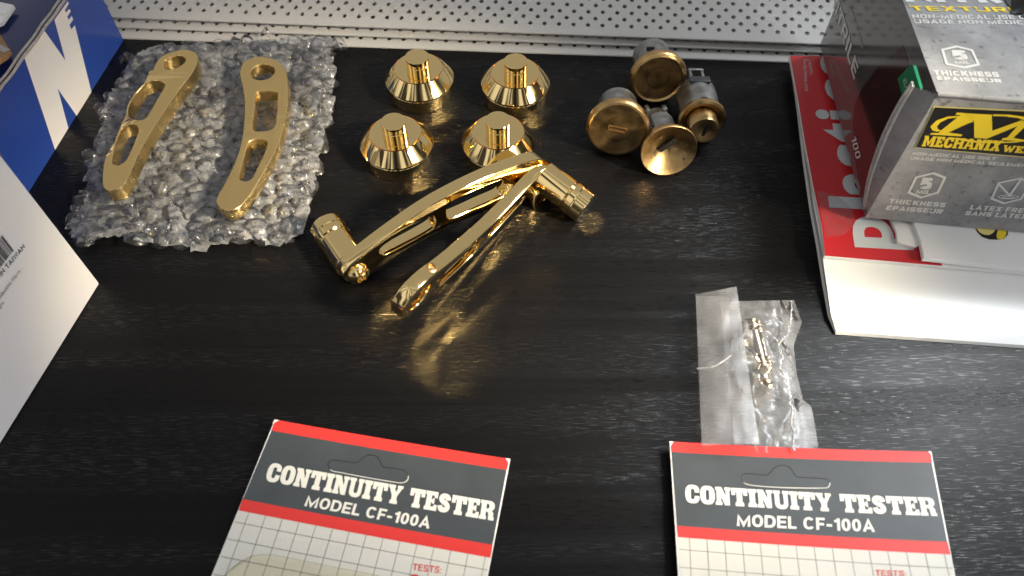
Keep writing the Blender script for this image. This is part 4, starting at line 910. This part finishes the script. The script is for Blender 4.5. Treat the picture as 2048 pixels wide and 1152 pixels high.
link('crimped_seam', tube([p+Vector((rng.uniform(-1, 1)*.00045, rng.uniform(-1, 1)*.0003, 0)) for p in sp_], [.00022+.0003*rng.random() for _ in sp_], 6), M['seal'], bagr, 60)
link('crease', tube(spline([at(x, y, .0082) for x, y in ((1394, 737), (1412, 736), (1430, 732), (1447, 722), (1462, 711))], 6, False), .0003, 6), M['seal'], bagr, 60)

# ================================================================== TESTER CARDS
def rot3(a, b_, c): return Matrix.Rotation(a, 3, 'Z') @ Matrix.Rotation(b_, 3, 'X') @ Matrix.Rotation(c, 3, 'Y')
S_CELL = .00615
def tester(rot, org, conv, d_, label, bow):
    m3 = rot3(*rot); ex, ey, n = m3 @ Vector((1, 0, 0)), m3 @ Vector((0, 1, 0)), m3 @ Z
    P = Plane(org, n); f = lambda x, y: P(*conv(x, y))
    TL, TR, BL, BR = (f(*d_[k]) for k in ('TL', 'TR', 'BL', 'BR'))
    BL = TL+(BL-TL)*1.35; BR = TR+(BR-TR)*(1.35*((f(*d_['BL'])-TL).length/(f(*d_['BR'])-TR).length))
    r = root('tester_card', (TL+TR+BL+BR)/4-Z*.004, label, 'packaging card', 'continuity tester cards at the front edge')
    link('card_board', slab([TL, TR, BR, BL], n, .0006, .0001), M['paper'], r)
    def band(keys, mt, name, lift=.00012, inset=.0004):
        q = [f(*d_[k]) for k in keys]; e1 = (q[1]-q[0]).normalized(); q = [q[0]+e1*inset, q[1]-e1*inset, q[2]-e1*inset, q[3]+e1*inset]
        return link(name, poly_on(q, n, lift), M[mt], r)
    band(('TL', 'TR', 'r1', 'l1'), 'red', 'red_band', .00015, .0003)
    band(('l1', 'r1', 'r2', 'l2'), 'card_grey', 'heading_panel')
    band(('l2', 'r2', 'r3', 'l3'), 'red', 'red_band', .00015, .0003)
    q = [f(*d_['l3']), f(*d_['r3']), BR, BL]; e1 = ex*.0003
    link('grid_panel', poly_on([q[0]+e1, q[1]-e1, q[2]-e1, q[3]+e1], n, .0001), M['card_cream'], r)
    g0 = f(*d_['g0']); ls = []; lw = .00011
    def strip(a, c, k):
        t = (c-a).normalized(); s = t.cross(n)*lw; return poly_on([a+s, c+s, c-s, a-s], n, .00018+.00002*k)
    lq = (q[0], q[3]); rq = (q[1], q[2])
    gx = (f(*d_['g1'])-g0)/14; gdir = gx.normalized(); gyd = n.cross(gdir)
    def cut(p, dr, a, c):   # where the line p+t*dr meets the segment line a..c inside the card plane
        e = (c-a).normalized(); w_ = n.cross(e); return p+dr*((a-p).dot(w_)/dr.dot(w_))
    for k in range(-1, 16):
        p = g0+gx*k; a = cut(p, gyd, q[0], q[1]); c = cut(p, gyd, BL, BR)+gyd*.0006
        if (a-q[0]).dot(gdir) > .0006 and (q[1]-a).dot(gdir) > .0006: ls.append(strip(a, c, 0))
    for k in range(12):
        p = g0-gyd*(gx.length*k)
        if min((p-BL).dot(gyd), (p-BR).dot(gyd)) < .001: break
        ls.append(strip(cut(p, gdir, *lq)+gdir*.0006, cut(p, gdir, *rq)-gdir*.0006, 1))
    link('grid_lines', join(ls), M['grid'], r)
    T = lambda k: [f(*p) for p in d_[k]]
    link('heading', fit3(slab_text('CONTINUITY TESTER'), *T('title'), 1., n, .0003), M['cream_ink'], r)
    link('model_number', fit3(sans('MODEL CF-100A', .19, 2.3, 1., .11), *T('model'), 1., n, .0003), M['cream_ink'], r)
    link('small_heading', fit3(sans('TESTS:', .15, 2.3), *T('tests'), 1., n, .0003), M['red'], r)
    link('red_mark', poly_on([f(*p) for p in spline(d_['mark'], 4)], n, .0003), M['red'], r)
    sl = spline(d_['slot'], 5); q2 = [f(*p) for p in sl]
    tab = slab([p+n*.0002 for p in q2], n, .0005, .00012); link('hang_tab', tab, M['card_grey'], r, 15)
    q3 = [p+n*.00022 for p in q2]; link('die_cut_line', tube(q3+q3[:1], .00013, 6), M['black_ink'], r, 60)
    lo = [p+n*.00034-gyd*.00022 for p in q2[int(len(q2)*.66):int(len(q2)*.97)]]; link('die_cut_edge', tube(lo, .00016, 6), M['paper'], r, 60)
    bp = [f(*p) for p in spline(d_['blister'], 6)]; bp = [p if (p-TL).dot(ey) > -.5 else p for p in bp]
    c = sum(bp, Vector())/len(bp); vs_ = []; k = len(bp)
    for s, h in ((1, .0004), (.97, .0022), (.92, .0034), (.5, .0038), (0.02, .0040)): vs_ += [c+(p-c)*s+n*h for p in bp]
    fs = [(i*k+j, i*k+(j+1) % k, (i+1)*k+(j+1) % k, (i+1)*k+j) for i in range(4) for j in range(k)]
    link('blister', fix(from_data(vs_, fs)), M['blister'], r, 50)
    for cn, s1, s2_ in ((TL, TR-TL, BL-TL), (TR, TL-TR, BR-TR)):
        a_, b2 = s1.normalized(), s2_.normalized(); w1_, w2_ = rng.uniform(.0012, .0022), rng.uniform(.0012, .0026)
        link('worn_corner', poly_on([cn+a_*.0001, cn+a_*w1_, cn+a_*w1_*.55+b2*w2_*.35, cn+b2*w2_], n, .00026), M['paper'], r)
    # the whole card bows a little across its width
    base = r.location; half = (TR-TL).length/2; mid = (TL+TR)/2
    for ch in r.children:
        me = ch.data
        if ch.name.split('.')[0] in ('card_board', 'red_band', 'heading_panel', 'grid_panel', 'grid_lines'):
            b = bmesh.new(); b.from_mesh(me)
            for k in range(1, 24):
                pl = TL.lerp(TR, k/24)-base; bmesh.ops.bisect_plane(b, geom=b.verts[:]+b.edges[:]+b.faces[:], dist=1e-7, plane_co=pl, plane_no=(TR-TL).normalized())
            bmesh.ops.triangulate(b, faces=[f_ for f_ in b.faces if len(f_.verts) > 4]); b.to_mesh(me); b.free()
        for v in me.vertices:
            u_ = (v.co+base-mid).dot(ex)/half; w_ = (v.co+base-mid).dot(ey)
            v.co += n*bow*(u_*u_-.4)
        me.update()
    return r
c1 = lambda x, y: (420+x/3.2, 820+y/3.2)
tester((R(-9.6), R(-1.3), R(2.6)), (-.0950, .0862, .0054), c1, dict(
    TL=(415, 65), TR=(1922, 318), BL=(12, 1062), BR=(1778, 1062), l1=(390, 135), r1=(1905, 388), l2=(207, 573), r2=(1815, 868), l3=(180, 645), r3=(1800, 950),
    g0=(225, 732), g1=(1746, 1022), title=((352, 455), (1813, 713), (388, 340)), model=((603, 615), (1402, 760), (628, 545)), tests=((1296, 1025), (1478, 1047), (1302, 983)),
    mark=[(1285, 1062), (1300, 1053), (1325, 1054), (1335, 1070), (1325, 1090), (1290, 1088)],
    slot=[(755, 350), (770, 328), (800, 320), (870, 330), (935, 338), (965, 318), (1000, 290), (1040, 288), (1075, 305), (1100, 350), (1120, 366), (1180, 372), (1240, 385), (1268, 412), (1265, 445), (1235, 462), (1180, 458), (1000, 428), (850, 400), (780, 385)],
    blister=[(60, 1130), (150, 1010), (250, 950), (330, 932), (450, 940), (800, 1010), (1100, 1070), (1200, 1140), (1100, 1300), (500, 1300), (100, 1250)]),
    'red, grey and grid-printed tester card lying slanted on the bare black table', .0008)
c2_ = lambda x, y: (1320+x/2.813, 860+y/2.813)
tester((R(-4.6), R(-1.3), R(-3.2)), (.0620, .0768, .0050), c2_, dict(
    TL=(52, 70), TR=(1522, 127), BL=(100, 821), BR=(1656, 821), l1=(58, 128), r1=(1530, 190), l2=(88, 543), r2=(1618, 634), l3=(95, 607), r3=(1635, 705),
    g0=(167, 680), g1=(1612, 780), title=((142, 412), (1556, 490), (140, 312)), model=((432, 540), (1210, 574), (433, 472)), tests=((1213, 820), (1385, 826), (1212, 787)),
    mark=[(1212, 838), (1228, 830), (1255, 832), (1262, 845), (1250, 860), (1215, 858)],
    slot=[(460, 268), (470, 250), (495, 244), (560, 250), (612, 250), (635, 222), (665, 200), (705, 198), (738, 215), (765, 255), (790, 264), (860, 268), (930, 272), (955, 288), (950, 312), (925, 322), (800, 322), (650, 318), (520, 308), (475, 296)],
    blister=[(140, 1010), (200, 930), (300, 880), (420, 860), (800, 885), (1000, 900), (1090, 960), (1050, 1060), (500, 1060), (180, 1050)]),
    'red, grey and grid-printed tester card lying over the end of the clear plastic bag', .0014)
